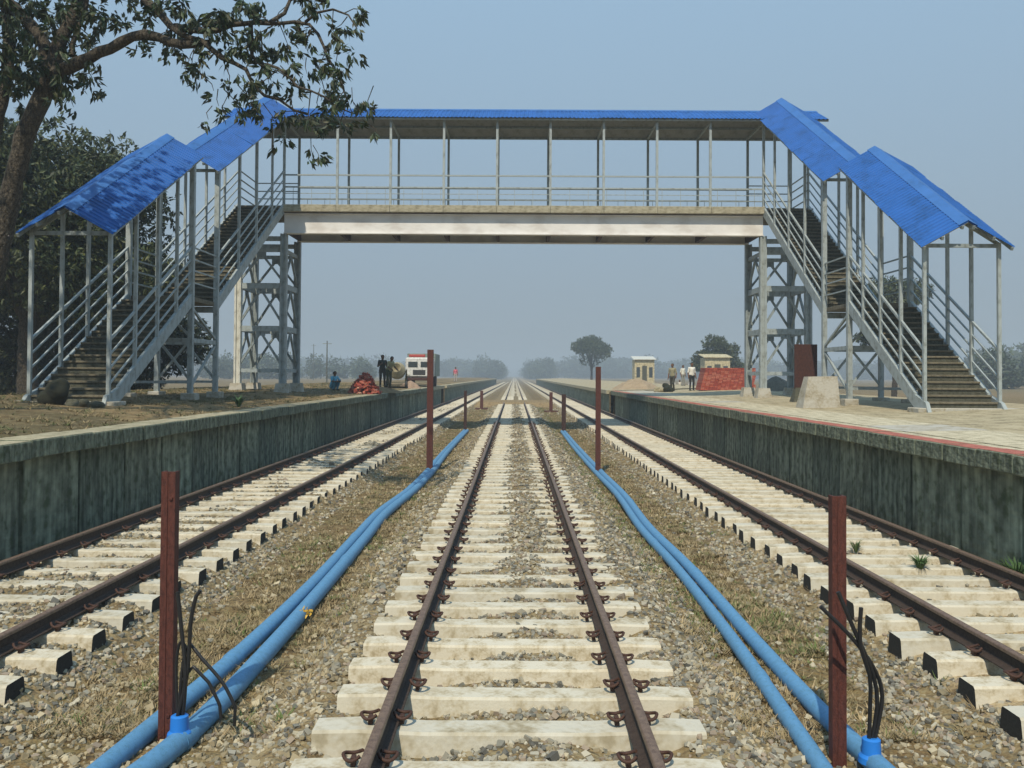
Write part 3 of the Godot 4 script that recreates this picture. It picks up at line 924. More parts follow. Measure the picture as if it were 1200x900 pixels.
func stairs(t: Node3D, s: int, xi: float, xo: float, gy: float, d0: float, l0: float, l1: float, ly: float) -> void:
	var p := group_node("staircase", t, V((xi + xo) / 2, gy, d0))
	var x0 := minf(xi, xo)
	var x1 := maxf(xi, xo)
	# landings
	var q := MB.new()
	q.bevel(Vector3(x0 + 0.05, ly - 0.14, -l1 - 0.05), Vector3(x1 - 0.05, ly, -l0), 0.012)
	wpart("landing", q, M.tread, p)
	for dd in [l0 + 0.06, l1]: bar("landing_beam", p, V(x0, ly - 0.26, dd), V(x1, ly - 0.26, dd), 0.1, 0.2, M.steel_dark)
	q = MB.new()
	var gap := 0.006 if s > 0 else -0.006
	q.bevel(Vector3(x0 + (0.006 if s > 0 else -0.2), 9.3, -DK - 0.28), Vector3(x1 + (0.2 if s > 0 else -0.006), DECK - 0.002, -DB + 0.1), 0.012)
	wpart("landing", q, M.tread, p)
	var fl := [[d0, gy, l0, ly, 18], [l1, ly, DB - 0.1, DECK, 27]]
	for f in fl:
		var n: int = f[4]
		var run: float = (f[2] - f[0]) / n
		var ris: float = (f[3] - f[1]) / n
		var slope := Vector3(0, ris, -run).normalized()
		for k in n - 1:
			var y: float = f[1] + ris * (k + 1)
			var d: float = f[0] + run * (k + 0.5) - 0.03
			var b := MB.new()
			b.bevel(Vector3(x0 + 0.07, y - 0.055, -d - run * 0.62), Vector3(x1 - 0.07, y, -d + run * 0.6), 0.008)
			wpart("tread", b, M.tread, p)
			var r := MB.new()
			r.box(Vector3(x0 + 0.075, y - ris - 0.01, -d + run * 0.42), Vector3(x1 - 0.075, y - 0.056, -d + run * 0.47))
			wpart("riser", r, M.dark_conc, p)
		for x in [xi, xo]:
			var a := V(x, f[1], f[0])
			var b := V(x, f[3], f[2])
			var st := MB.new()
			var e := 0.05
			var lo := -0.30
			var hi := 0.10
			var aa := a + Vector3.DOWN * 0.0
			if f[1] == gy:      # cut level at the ground
				var dz: float = 0.30 / ris * run
				st.hexa([V(x - e, gy - (0.12 if x == xi else 0.0), f[0] - 0.3), V(x + e, gy - (0.12 if x == xi else 0.0), f[0] - 0.3), V(x + e, gy, f[0] + dz), V(x - e, gy, f[0] + dz),
					V(x - e, gy + 0.16, f[0] - 0.15), V(x + e, gy + 0.16, f[0] - 0.15), V(x + e, gy + 0.36, f[0] + dz), V(x - e, gy + 0.36, f[0] + dz)])
				aa = V(x, gy + 0.30, f[0] + dz)
			st.hexa([aa + Vector3(-e, lo, 0), aa + Vector3(e, lo, 0), b + Vector3(e, lo, 0), b + Vector3(-e, lo, 0),
				aa + Vector3(-e, hi, 0), aa + Vector3(e, hi, 0), b + Vector3(e, hi, 0), b + Vector3(-e, hi, 0)])
			wpart("stringer", st, M.steel, p)
			for hh in [[0.42, 0.04], [0.80, 0.04], [1.15, 0.04], [1.52, 0.06]]:
				bar("handrail", p, a + Vector3.UP * hh[0], b + Vector3.UP * hh[0], hh[1], hh[1], M.steel)
	# landing rails
	for x in [xi, xo]:
		for hh in [0.42, 0.80, 1.15, 1.52]:
			bar("handrail", p, V(x, ly + hh, l0), V(x, ly + hh, l1), 0.045, 0.045, M.steel)
	# rails round the top landing
	for hh in [0.42, 0.80, 1.15, 1.52]:
		bar("handrail", p, V(xo, DECK + hh, DB - 0.1), V(xo, DECK + hh, DK + 0.12), 0.045, 0.045, M.steel)
		bar("handrail", p, V(xi, DECK + hh, DK + 0.15), V(xo, DECK + hh, DK + 0.15), 0.045, 0.045, M.steel)
	# roofs: eave lines parallel to the flights
	var ra := V((xi + xo) / 2, EYE + 4.03, d0 - 0.35)
	var rb := V((xi + xo) / 2, EYE + 7.50, l0 + 0.35)
	var rc := V((xi + xo) / 2, EYE + 7.38, l1 - 0.5)
	var rd := V((xi + xo) / 2, EYE + 12.25, DB + 0.55)
	var lr := group_node("lower_stair_roof", t, ra)
	gable_roof(lr, ra, rb, Vector3.RIGHT, 1.2, 0.66, 6, M.steel_dark)
	var ur := group_node("upper_stair_roof", t, rc)
	gable_roof(ur, rc, rd, Vector3.RIGHT, 1.2, 0.70, 8, M.steel_dark)
	var roof_y := func(d): return lerpf(ra.y, rb.y, (d + ra.z) / (rb.z - ra.z) * -1.0) if d < l0 + 0.2 else lerpf(rc.y, rd.y, clampf((d + rc.z) / (-rd.z + rc.z), 0, 1))
	var stair_y := func(d): return lerpf(gy, ly, clampf((d - d0) / (l0 - d0), 0, 1)) if d <= l1 else lerpf(ly, DECK, clampf((d - l1) / (DB - 0.1 - l1), 0, 1))
	for x in [xi, xo]:
		var list := [d0, lerpf(d0, l0, 0.27), lerpf(d0, l0, 0.53), lerpf(d0, l0, 0.78)]
		for d in list:
			var yb: float = stair_y.call(d) - (0.12 if d == d0 and x == xi else 0.1)
			bar("post", p, V(x, yb, d), V(x, roof_y.call(d) - 0.70, d), 0.085, 0.085, M.steel)
		for f in [0.27, 0.52, 0.77]:
			var d := lerpf(l1, DB, f)
			bar("post", p, V(x, stair_y.call(d) - 0.1, d), V(x, roof_y.call(d) - 0.76, d), 0.085, 0.085, M.steel)
		# trestle legs under the landing carry on up to the roofs
		bar("landing_post", p, V(x, gy - 0.05, l0), V(x, roof_y.call(l0) - 0.72, l0), 0.15, 0.15, M.steel)
		bar("landing_post", p, V(x, gy - 0.05, l1), V(x, roof_y.call(l1) - 0.76, l1), 0.15, 0.15, M.steel)
	bar("post", p, V(xo, DECK, DK), V(xo, 13.3, DK), 0.09, 0.09, M.steel)
	bar("post", p, V(xo, DECK, DB), V(xo, roof_y.call(DB) - 0.76, DB), 0.09, 0.09, M.steel)
	# ties across at roof level
	for d in [d0, lerpf(d0, l0, 0.53), l0]:
		bar("tie_beam", p, V(xi, roof_y.call(d) - 0.78, d), V(xo, roof_y.call(d) - 0.78, d), 0.06, 0.10, M.steel_dark)
	for d in [l1, lerpf(l1, DB, 0.52)]:
		bar("tie_beam", p, V(xi, roof_y.call(d) - 0.82, d), V(xo, roof_y.call(d) - 0.82, d), 0.06, 0.10, M.steel_dark)
	for d in [d0, l1]:
		var ry: float = roof_y.call(d)
		for x in [xi, xo]: bar("rafter", p, V(x - s * 0.0, ry - 0.74, d), V((xi + xo) / 2, ry - 0.13, d), 0.05, 0.09, M.steel_dark)
	# bracing of the landing trestle
	for d in [l0, l1]:
		bar("strut", p, V(xi, gy + 1.75, d), V(xo, gy + 1.75, d), 0.08, 0.13, M.steel)
		bar("strut", p, V(xi, gy + 0.45, d), V(xo, gy + 0.45, d), 0.06, 0.08, M.steel)
		bar("brace", p, V(xi, gy + 0.5, d), V((xi + xo) / 2, gy + 1.7, d), 0.07, 0.07, M.steel)
		bar("brace", p, V(xo, gy + 0.5, d), V((xi + xo) / 2, gy + 1.7, d), 0.07, 0.07, M.steel)
		bar("brace", p, V(xi, gy + 1.85, d), V((xi + xo) / 2, ly - 0.35, d), 0.07, 0.07, M.steel)
		bar("brace", p, V(xo, gy + 1.85, d), V((xi + xo) / 2, ly - 0.35, d), 0.07, 0.07, M.steel)
	for x in [xi, xo]:
		bar("strut", p, V(x, gy + 1.75, l0), V(x, gy + 1.75, l1), 0.08, 0.13, M.steel)
		bar("brace", p, V(x, gy + 0.3, l0), V(x, gy + 1.7, l1), 0.07, 0.07, M.steel)
		bar("brace", p, V(x, gy + 1.85, l1), V(x, ly - 0.35, l0), 0.07, 0.07, M.steel)
		for d in [l0, l1]:
			var f := MB.new()
			f.bevel(Vector3(x - 0.22, gy - 0.25, -d - 0.22), Vector3(x + 0.22, gy + 0.12, -d + 0.22), 0.02)
			wpart("footing", f, M.concrete, p)
	var pad := MB.new()
	pad.bevel(Vector3(x0 - 0.25 - (0.0 if s > 0 else 0.3), gy - 0.28, -d0 - 0.45), Vector3(x1 + 0.25 + (1.2 if s > 0 else 0.0), gy + 0.02, -d0 + 0.2), 0.02)
	wpart("base_slab", pad, M.concrete, p)

# ------------------------------------------------------------------ trees
func leaf(b: MB, p: Vector3, dir: Vector3, l: float, w: float) -> void:
	var side := dir.cross(Vector3(rng.randf_range(-1, 1), rng.randf_range(-1, 1), rng.randf_range(-1, 1))).normalized()
	if side.length() < 0.1: side = Vector3.RIGHT
	var nn := side.cross(dir).normalized()
	var mid := p + dir * l * 0.45 - nn * w * 0.25
	var tip := p + dir * l
	b.tri(p, mid + side * w, tip)
	b.tri(p, tip, mid - side * w)

func rdir() -> Vector3:
	var z := rng.randf_range(-1, 1)
	var a := rng.randf() * TAU
	var r := sqrt(1 - z * z)
	return Vector3(r * cos(a), z, r * sin(a))

func spray(b: MB, p: Vector3, n: int, l: float, droop: float, cols: Array) -> void:
	var axis := (rdir() + Vector3.DOWN * droop).normalized()
	for i in n:
		var c: Color = cols[rng.randi() % cols.size()]
		b.col = c * rng.randf_range(0.7, 1.25)
		b.col.a = 1
		var dir := (rdir() * 0.9 + axis + Vector3.DOWN * droop).normalized()
		leaf(b, p + rdir() * l * 0.35, dir, l * rng.randf_range(0.7, 1.15), l * rng.randf_range(0.13, 0.2))

func limb(b: MB, pts: Array, r0: float, r1: float) -> void:
	# rounded polyline with a little wander
	var c := Curve3D.new()
	for i in pts.size():
		var tan_: Vector3 = (pts[min(i + 1, pts.size() - 1)] - pts[max(i - 1, 0)]) / 6.0
		c.add_point(pts[i], -tan_, tan_)
	var L := c.get_baked_length()
	var n := maxi(4, int(L / 0.28))
	var pp := []
	var rr := []
	for i in n + 1:
		var t := float(i) / n
		pp.push_back(c.sample_baked(t * L) + rdir() * 0.02 * minf(1.0, L))
		rr.push_back(lerpf(r0, r1, pow(t, 0.8)) * rng.randf_range(0.9, 1.1))
	b.tube(pp, rr, 8 if r0 > 0.08 else 5)

func make_near_tree() -> void:
	rng.seed = 901
	var D := 17.0
	var g := 1.5
	var base := Vector3(-10.9, g, -D - 0.3)
	var t := thing("mango_tree", "large near tree at the left with a long leafy branch reaching over the footbridge", "tree", base)
	var wood := MB.new()
	var lv := MB.new()
	var P := func(x, y, dd): return at(x, y, D + dd)
	var fork: Vector3 = P.call(54, 84, 0.0)
	limb(wood, [base, P.call(-30, 400, 0.2), P.call(-4, 300, 0.2), P.call(9, 225, 0.1), P.call(26, 152, 0.0), fork], 0.225, 0.18)
	var ends := []
	var br := func(pts, r0, r1):
		limb(wood, pts, r0, r1)
		ends.push_back([pts, r0])
	br.call([fork, P.call(80, 72, -0.1), P.call(112, 58, -0.3), P.call(140, 44, -0.5), P.call(162, 36, -0.6), P.call(182, 42, -0.7), P.call(205, 48, -0.8), P.call(240, 47, -1.0)], 0.15, 0.07)
	br.call([P.call(105, -70, 0.4), P.call(150, -20, -0.2), P.call(176, 8, -0.5), P.call(192, 25, -0.7), P.call(214, 41, -0.9), P.call(236, 46, -1.0), P.call(252, 62, -1.1), P.call(281, 76, -1.2), P.call(291, 95, -1.2), P.call(307, 109, -1.1), P.call(326, 116, -1.0), P.call(343, 127, -0.9), P.call(358, 133, -0.8)], 0.12, 0.022)
	br.call([P.call(200, 26, -0.75), P.call(224, 32, -1.0), P.call(246, 33, -1.2), P.call(272, 24, -1.3), P.call(294, 22, -1.5), P.call(318, 25, -1.6), P.call(352, 22, -1.8), P.call(372, 42, -1.9), P.call(378, 60, -2.0), P.call(386, 76, -2.0), P.call(398, 100, -2.0), P.call(404, 118, -2.0)], 0.075, 0.014)
	br.call([P.call(313, 23, -1.6), P.call(328, 13, -1.5), P.call(337, -8, -1.4), P.call(352, -40, -1.2)], 0.045, 0.02)
	br.call([P.call(288, 24, -1.4), P.call(289, 50, -1.2), P.call(292, 70, -1.1), P.call(312, 74, -1.4), P.call(334, 85, -1.6), P.call(345, 99, -1.7), P.call(364, 104, -1.8), P.call(384, 118, -1.8), P.call(410, 130, -1.8)], 0.045, 0.012)
	br.call([P.call(352, 22, -1.8), P.call(376, 6, -2.0), P.call(398, 10, -2.1), P.call(414, 30, -2.2)], 0.03, 0.012)
	br.call([fork, P.call(61, 52, 0.1), P.call(76, 20, 0.3), P.call(90, -20, 0.5), P.call(110, -80, 0.4), P.call(130, -170, 0.2)], 0.16, 0.08)
	br.call([P.call(47, 78, 0.1), P.call(44, 52, 0.4), P.call(34, 30, 0.6), P.call(12, 8, 0.8), P.call(-20, -30, 1.0), P.call(-60, -120, 1.5)], 0.13, 0.07)
	br.call([P.call(76, 62, 0.1), P.call(80, 40, 0.3), P.call(90, 15, 0.3), P.call(98, -30, 0.2)], 0.06, 0.04)
	br.call([P.call(-70, 330, 1.0), P.call(-20, 180, 1.2), P.call(-2, 100, 1.2), P.call(2, 40, 1.4), P.call(-8, -60, 1.6)], 0.17, 0.12)
	br.call([P.call(100, -40, 0.4), P.call(190, -90, -1.5), P.call(290, -120, -3.0)], 0.08, 0.02)
	br.call([P.call(-20, -30, 1.0), P.call(-140, -60, 3.0), P.call(-220, -120, 5.0)], 0.08, 0.03)
	br.call([P.call(-20, -30, 1.0), P.call(-100, -90, -2.0), P.call(-140, -160, -5.0)], 0.08, 0.03)
	var cols := [Color(0.030, 0.055, 0.020), Color(0.045, 0.075, 0.028), Color(0.025, 0.040, 0.018), Color(0.055, 0.060, 0.024)]
	# twigs with hanging bunches of leaves along the thin branches
	var twig := func(p: Vector3, dir: Vector3, l: float, bunches: int):
		var e := p + dir * l
		var m := p.lerp(e, 0.5) + rdir() * l * 0.12
		wood.tube([p, m, e], [0.012, 0.009, 0.004], 4, false)
		for k in bunches: spray(lv, p.lerp(e, rng.randf_range(0.45, 1.05)) + rdir() * 0.07, rng.randi_range(8, 15), 0.19, 0.55, cols)
	for e in ends:
		var pts: Array = e[0]
		var r: float = e[1]
		for i in range(1, pts.size()):
			var a: Vector3 = pts[i - 1]
			var b: Vector3 = pts[i]
			var n := int(ceil(a.distance_to(b) * (2.6 if r < 0.14 else 1.3)))
			for k in n:
				var q := a.lerp(b, rng.randf())
				if q.x < -6.8 and q.x > -8.9 and q.y < EYE + 6.9: continue
				twig.call(q, (rdir() + Vector3(0.15, -0.35, 0.0)).normalized(), rng.randf_range(0.25, 0.75), 2)
	# bunches seen in particular places: tips and hanging sprigs
	for h in [[418, 16, 3], [408, 34, 3], [413, 58, 2], [402, 62, 2], [385, 44, 2], [372, 82, 2], [390, 92, 3], [394, 110, 3], [378, 108, 3], [412, 122, 3], [430, 124, 3], [370, 126, 3], [356, 84, 2], [345, 62, 1], [330, 45, 2], [340, 32, 2], [310, 52, 2], [322, 62, 2], [300, 40, 2], [215, 80, 3], [232, 90, 3], [222, 78, 2], [246, 104, 1], [252, 122, 1], [240, 138, 1], [258, 132, 2], [272, 122, 3], [286, 112, 4], [292, 122, 4], [300, 136, 2], [318, 142, 2], [326, 158, 2], [330, 145, 2], [364, 182, 2], [372, 186, 2], [318, 178, 1], [276, 134, 2], [312, 98, 2], [336, 92, 2], [352, 100, 2], [440, 158, 1], [388, 138, 3], [376, 148, 2], [402, 138, 2], [398, 150, 1], [422, 138, 1], [362, 140, 2], [344, 140, 2], [190, 60, 3], [174, 54, 2], [205, 62, 2], [100, 92, 3], [108, 100, 3], [90, 88, 2], [126, 18, 4], [134, 28, 3], [104, 26, 3], [88, 40, 3], [112, 70, 1], [150, 52, 2], [210, 30, 3], [222, 20, 4], [236, 12, 4], [252, 14, 4], [266, 8, 4], [250, 26, 3], [270, 38, 3], [262, 50, 3], [280, 58, 3], [240, 24, 4], [180, 4, 4], [200, 8, 4], [282, 4, 4], [300, 4, 3], [26, 40, 6], [22, 60, 6], [30, 74, 6], [24, 92, 6], [36, 88, 5], [14, 104, 3], [60, 100, 6], [66, 92, 6], [72, 104, 4], [50, 110, 4], [64, 112, 3], [16, 84, 4], [10, 30, 5], [2, 60, 5], [2, 90, 5], [4, 20, 6], [52, 20, 6], [40, 10, 6], [64, 12, 6], [100, 8, 6], [86, 6, 6], [28, 6, 6], [112, 20, 4]]:
		for k in h[2]:
			var d := rng.randf_range(-1.5, 0.6) if h[0] > 130 else rng.randf_range(-0.8, 1.6)
			var p: Vector3 = P.call(h[0] + rng.randf_range(-7, 7), h[1] + rng.randf_range(-7, 7), d)
			spray(lv, p, rng.randi_range(8, 14), 0.19, 0.55, cols)
		if h[0] > 130 and h[1] > 70:
			var p: Vector3 = P.call(h[0], h[1], -1.0)
			wood.tube([p + Vector3(rng.randf_range(-0.25, 0.1), rng.randf_range(0.25, 0.5), rng.randf_range(-0.2, 0.2)), p + Vector3(-0.03, 0.12, 0.02), p], [0.010, 0.008, 0.004], 4, false)
	for i in 210:
		var p: Vector3 = P.call(rng.randf_range(-30, 100), rng.randf_range(-30, 104) , rng.randf_range(-1.2, 2.2))
		if p.distance_to(fork) > 2.6 or gn.get_noise_3d(p.x * 4, p.y * 4, p.z * 2) < -0.05: continue
		if p.x > -8.3 and p.y < EYE + 6.0: continue
		spray(lv, p, 12, 0.2, 0.55, cols)
	# the rest of the crown, above and to the left
	for i in 1900:
		var q := rdir() * pow(rng.randf(), 0.4)
		var c := Vector3(-11.6, EYE + 10.6, -D + 0.2) + q * Vector3(6.0, 3.4, 5.6)
		if c.y < EYE + 7.9 - maxf(0.0, -9.5 - c.x) * 0.8: continue
		if c.y < EYE + 4.5: continue
		if gn.get_noise_3d(c.x * 3, c.y * 3, c.z * 3) < -0.12: continue
		spray(lv, c, 13, 0.21, 0.4, cols)
	mi("trunk", wood_local(wood, base).mesh(M.bark), t)
	mi("crown", wood_local(lv, base).mesh(M.leaf), t)

func wood_local(b: MB, base: Vector3) -> MB:
	for i in b.v.size(): b.v[i] -= base
	return b

func round_tree(called: String, label: String, group: String, base: Vector3, h: float, w: float, trunk: float, sprays: int, lsize: float, cols: Array, lobes := 7, low := 0.25) -> Node3D:
	var t := thing(called, label, "tree", base, 0.0, group)
	var wood := MB.new()
	var lv := MB.new()
	var top := Vector3(rng.randf_range(-0.05, 0.05) * w, h * 0.55, 0)
	limb(wood, [Vector3(0, -0.15, 0), Vector3(rng.randf_range(-0.1, 0.1) * trunk * 4, h * 0.28, 0.1), top], trunk, trunk * 0.5)
	var ls := []
	for i in lobes:
		var a := TAU * i / lobes + rng.randf_range(-0.4, 0.4)
		var y := rng.randf_range(low, 0.86) * h
		var k := sqrt(maxf(0.0, 1.0 - pow((y / h - 0.5) * 1.7, 2.0)))
		var c := Vector3(cos(a) * w * 0.31 * k, y, sin(a) * w * 0.31 * k)
		ls.push_back([c, w * rng.randf_range(0.17, 0.27)])
		limb(wood, [Vector3(0, h * rng.randf_range(0.2, 0.4), 0), c.lerp(top, 0.45), c], trunk * 0.45, trunk * 0.1)
	ls.push_back([Vector3(0, h * 0.80, 0), w * 0.24])
	ls.push_back([Vector3(0, h * 0.52, 0), w * 0.28])
	for i in sprays:
		var L = ls[rng.randi() % ls.size()]
		var q := rdir() * pow(rng.randf(), 0.35)
		var p: Vector3 = L[0] + q * L[1] * Vector3(1.1, 0.85, 1.1)
		if p.y < 0.1: continue
		spray(lv, p, 9, lsize, 0.35, cols)
	mi("trunk", wood.mesh(M.bark), t)
	mi("crown", lv.mesh(M.leaf), t)
	return t

func make_trees() -> void:
	rng.seed = 41
	var dark := [Color(0.032, 0.052, 0.018), Color(0.050, 0.074, 0.023), Color(0.022, 0.036, 0.014), Color(0.080, 0.092, 0.026)]
	var far := [Color(0.045, 0.07, 0.030), Color(0.06, 0.085, 0.035), Color(0.035, 0.055, 0.025)]
	var shaded_leaf := [Color(0.022, 0.036, 0.013), Color(0.030, 0.048, 0.016), Color(0.018, 0.028, 0.011), Color(0.050, 0.062, 0.018)]  # leaf colours darkened to stand in for shade behind the front crown
	round_tree("mango_tree", "tall dark green tree behind the left staircase", "", V(-20.8, 0.9, 36.5), 11.9, 11.0, 0.45, 11000, 0.30, dark, 18, 0.44)
	round_tree("mango_tree", "dark leafy tree at the left edge behind the stairs", "", V(-30.0, 0.3, 46.0), 11.5, 14.0, 0.42, 8500, 0.34, shaded_leaf, 16, 0.06)
	round_tree("mango_tree", "low leafy tree showing between the left stair posts", "", V(-21.5, 0.3, 46.5), 9.4, 8.6, 0.22, 6500, 0.28, shaded_leaf, 13, 0.05)
	round_tree("shade_tree", "lone round-topped tree beyond the right platform, nearest the track", "", V(19.8, 0.2, 220.0), 13.4, 10.5, 0.4, 1500, 0.5, far, 8, 0.45)
	round_tree("shade_tree", "larger of two dark round trees behind the red brick stack", "", V(30.2, 0.2, 131.0), 9.4, 5.6, 0.25, 1300, 0.4, dark, 8, 0.3)
	round_tree("shade_tree", "smaller of two dark round trees behind the red brick stack", "", V(33.9, 0.2, 133.0), 8.0, 4.8, 0.22, 1000, 0.4, dark, 7, 0.3)
	round_tree("shade_tree", "green tree seen through the right staircase handrails", "", V(35.5, 0.2, 80.0), 12.6, 6.5, 0.3, 1900, 0.36, dark, 8, 0.4)
	# belts of trees far off, one mass each
	var crowns := []
	for k in 4:
		var b := MB.new()
		rng.seed = 300 + k
		for i in 210:
			var q := rdir() * pow(rng.randf(), 0.4)
			var p := Vector3(q.x * 0.5, 0.52 + q.y * 0.48, q.z * 0.5)
			if rng.randf() < 0.3: p.y *= 0.6
			for j in 4:
				b.col = Color(1, 1, 1) * rng.randf_range(0.75, 1.2)
				b.col.a = 1
				leaf(b, p + rdir() * 0.06, rdir(), rng.randf_range(0.10, 0.17), 0.035)
		crowns.push_back(b.mesh(M.leaf))
	var root := Node3D.new()
	root.name = "distant_wood"
	add_child(root)
	tag(root, "hazy belt of distant trees along the horizon", "wood", "", "stuff")
	rng.seed = 8
	var tr := [[], [], [], []]
	var co := [[], [], [], []]
	var put := func(x: float, d: float, h: float, w: float):
		var k := rng.randi() % 4
		tr[k].push_back(Transform3D(Basis(Vector3.UP, rng.randf() * TAU).scaled(Vector3(w, h, w)), V(x, 0.0, d)))
		co[k].push_back(far[rng.randi() % 3] * rng.randf_range(0.8, 1.3))
	for i in 420:      # beside the line
		var d := rng.randf_range(560, 1700)
		for s in [-1, 1]:
			if rng.randf() < 0.55: put.call(s * (9.0 + rng.randf() * 14.0 + 0.006 * d), d, rng.randf_range(9, 15), rng.randf_range(9, 15))
	for i in 1100:      # across the fields
		var d := rng.randf_range(720, 1250)
		var x := rng.randf_range(-0.75, 0.75) * d
		if absf(x) < 16: continue
		put.call(x, d, rng.randf_range(12, 21), rng.randf_range(14, 26))
	for i in 60:
		var d := rng.randf_range(300, 420)
		var x := d * rng.randf_range(0.53, 0.72)
		put.call(x, d, rng.randf_range(9, 15), rng.randf_range(8, 14))
	for i in 16:
		var d := rng.randf_range(150, 230)
		put.call(d * rng.randf_range(0.545, 0.70), d, rng.randf_range(5, 9), rng.randf_range(6, 9))
	for i in 26:
		var d := rng.randf_range(300, 480)
		put.call(d * rng.randf_range(-0.36, -0.16), d, rng.randf_range(5, 11), rng.randf_range(6, 12))
	for k in 4: multi("trees", crowns[k], tr[k], co[k], root)

# ------------------------------------------------------------------ people
func smin(a: float, b: float, k: float) -> float:
	var h := clampf(0.5 + 0.5 * (b - a) / k, 0.0, 1.0)
	return lerpf(b, a, h) - k * h * (1.0 - h)

func body_mesh(bones: Array, cell: float) -> MB:
	# bones: [a, b, ra, rb, colour]; smooth union of tapered capsules, meshed as surface nets
	var lo := Vector3(1e9, 1e9, 1e9)
	var hi := -lo
	for q in bones:
		var r := maxf(q[2], q[3]) + cell * 2
		lo = lo.min(q[0] - Vector3.ONE * r).min(q[1] - Vector3.ONE * r)
		hi = hi.max(q[0] + Vector3.ONE * r).max(q[1] + Vector3.ONE * r)
	var n := Vector3i(((hi - lo) / cell).ceil()) + Vector3i.ONE
	var F_ := PackedFloat32Array()
	F_.resize(n.x * n.y * n.z)
	F_.fill(1.0)
	for q in bones:
		var r := maxf(q[2], q[3]) + cell * 3
		var l0 := Vector3i(((q[0].min(q[1]) - Vector3.ONE * r - lo) / cell).floor()).clamp(Vector3i.ZERO, n - Vector3i.ONE)
		var l1 := Vector3i(((q[0].max(q[1]) + Vector3.ONE * r - lo) / cell).ceil()).clamp(Vector3i.ZERO, n - Vector3i.ONE)
		var ab: Vector3 = q[1] - q[0]
		var ll := maxf(ab.length_squared(), 1e-9)
		for z in range(l0.z, l1.z + 1):
			for y in range(l0.y, l1.y + 1):
				for x in range(l0.x, l1.x + 1):
					var p := lo + Vector3(x, y, z) * cell
					var t := clampf((p - q[0]).dot(ab) / ll, 0, 1)
					var dd: float = p.distance_to(q[0] + ab * t) - lerpf(q[2], q[3], t)
					var id := x + n.x * (y + n.y * z)
					F_[id] = smin(F_[id], dd, 0.03) if F_[id] < 0.9 else dd
	var vid := {}
	var pos := []
	var cl := []
	for z in n.z - 1:
		for y in n.y - 1:
			for x in n.x - 1:
				var id := x + n.x * (y + n.y * z)
				var neg := 0
				for k in 8:
					if F_[id + (k & 1) + n.x * (((k >> 1) & 1) + n.y * (k >> 2))] < 0: neg += 1
				if neg == 0 or neg == 8: continue
				var s := Vector3.ZERO
				var m := 0
				for e in [[0, 1], [2, 3], [4, 5], [6, 7], [0, 2], [1, 3], [4, 6], [5, 7], [0, 4], [1, 5], [2, 6], [3, 7]]:
					var fa := F_[id + (e[0] & 1) + n.x * (((e[0] >> 1) & 1) + n.y * (e[0] >> 2))]
					var fb := F_[id + (e[1] & 1) + n.x * (((e[1] >> 1) & 1) + n.y * (e[1] >> 2))]
					if (fa < 0) == (fb < 0): continue
					var t := fa / (fa - fb)
					s += Vector3(e[0] & 1, (e[0] >> 1) & 1, e[0] >> 2).lerp(Vector3(e[1] & 1, (e[1] >> 1) & 1, e[1] >> 2), t)
					m += 1
				var p := lo + (Vector3(x, y, z) + s / m) * cell
				vid[id] = pos.size()
				pos.push_back(p)
				var best := 1e9
				var bc := Color.WHITE
				for q in bones:
					var ab: Vector3 = q[1] - q[0]
					var t := clampf((p - q[0]).dot(ab) / maxf(ab.length_squared(), 1e-9), 0, 1)
					var dd: float = p.distance_to(q[0] + ab * t) - lerpf(q[2], q[3], t)
					if dd < best:
						best = dd; bc = q[4]
				cl.push_back(bc)
	var b := MB.new()
	var nrm := []
	for i in pos.size(): nrm.push_back(Vector3.ZERO)
	var faces := []
	var st := [1, n.x, n.x * n.y]
	for z in range(1, n.z - 1):
		for y in range(1, n.y - 1):
			for x in range(1, n.x - 1):
				var id := x + n.x * (y + n.y * z)
				for ax in 3:
					var f0 := F_[id]
					var f1 := F_[id + st[ax]]
					if (f0 < 0) == (f1 < 0): continue
					var u: int = st[(ax + 1) % 3]
					var w: int = st[(ax + 2) % 3]
					var q := [id - u - w, id - w, id, id - u]
					if f0 >= 0: q.reverse()
					if not (vid.has(q[0]) and vid.has(q[1]) and vid.has(q[2]) and vid.has(q[3])): continue
					var g := [vid[q[0]], vid[q[1]], vid[q[2]], vid[q[3]]]
					faces.push_back(g)
					var nn: Vector3 = (pos[g[2]] - pos[g[0]]).cross(pos[g[3]] - pos[g[1]])
					for e in g: nrm[e] += nn
	for i in nrm.size(): nrm[i] = nrm[i].normalized()
	for g in faces:
		for tr in [[0, 1, 2], [0, 2, 3]]:
			var i0: int = g[tr[0]]
			var i1: int = g[tr[1]]
			var i2: int = g[tr[2]]
			b.v.append_array([pos[i0], pos[i2], pos[i1]])
			b.n.append_array([nrm[i0], nrm[i2], nrm[i1]])
			b.c.append_array([cl[i0], cl[i2], cl[i1]])
	return b

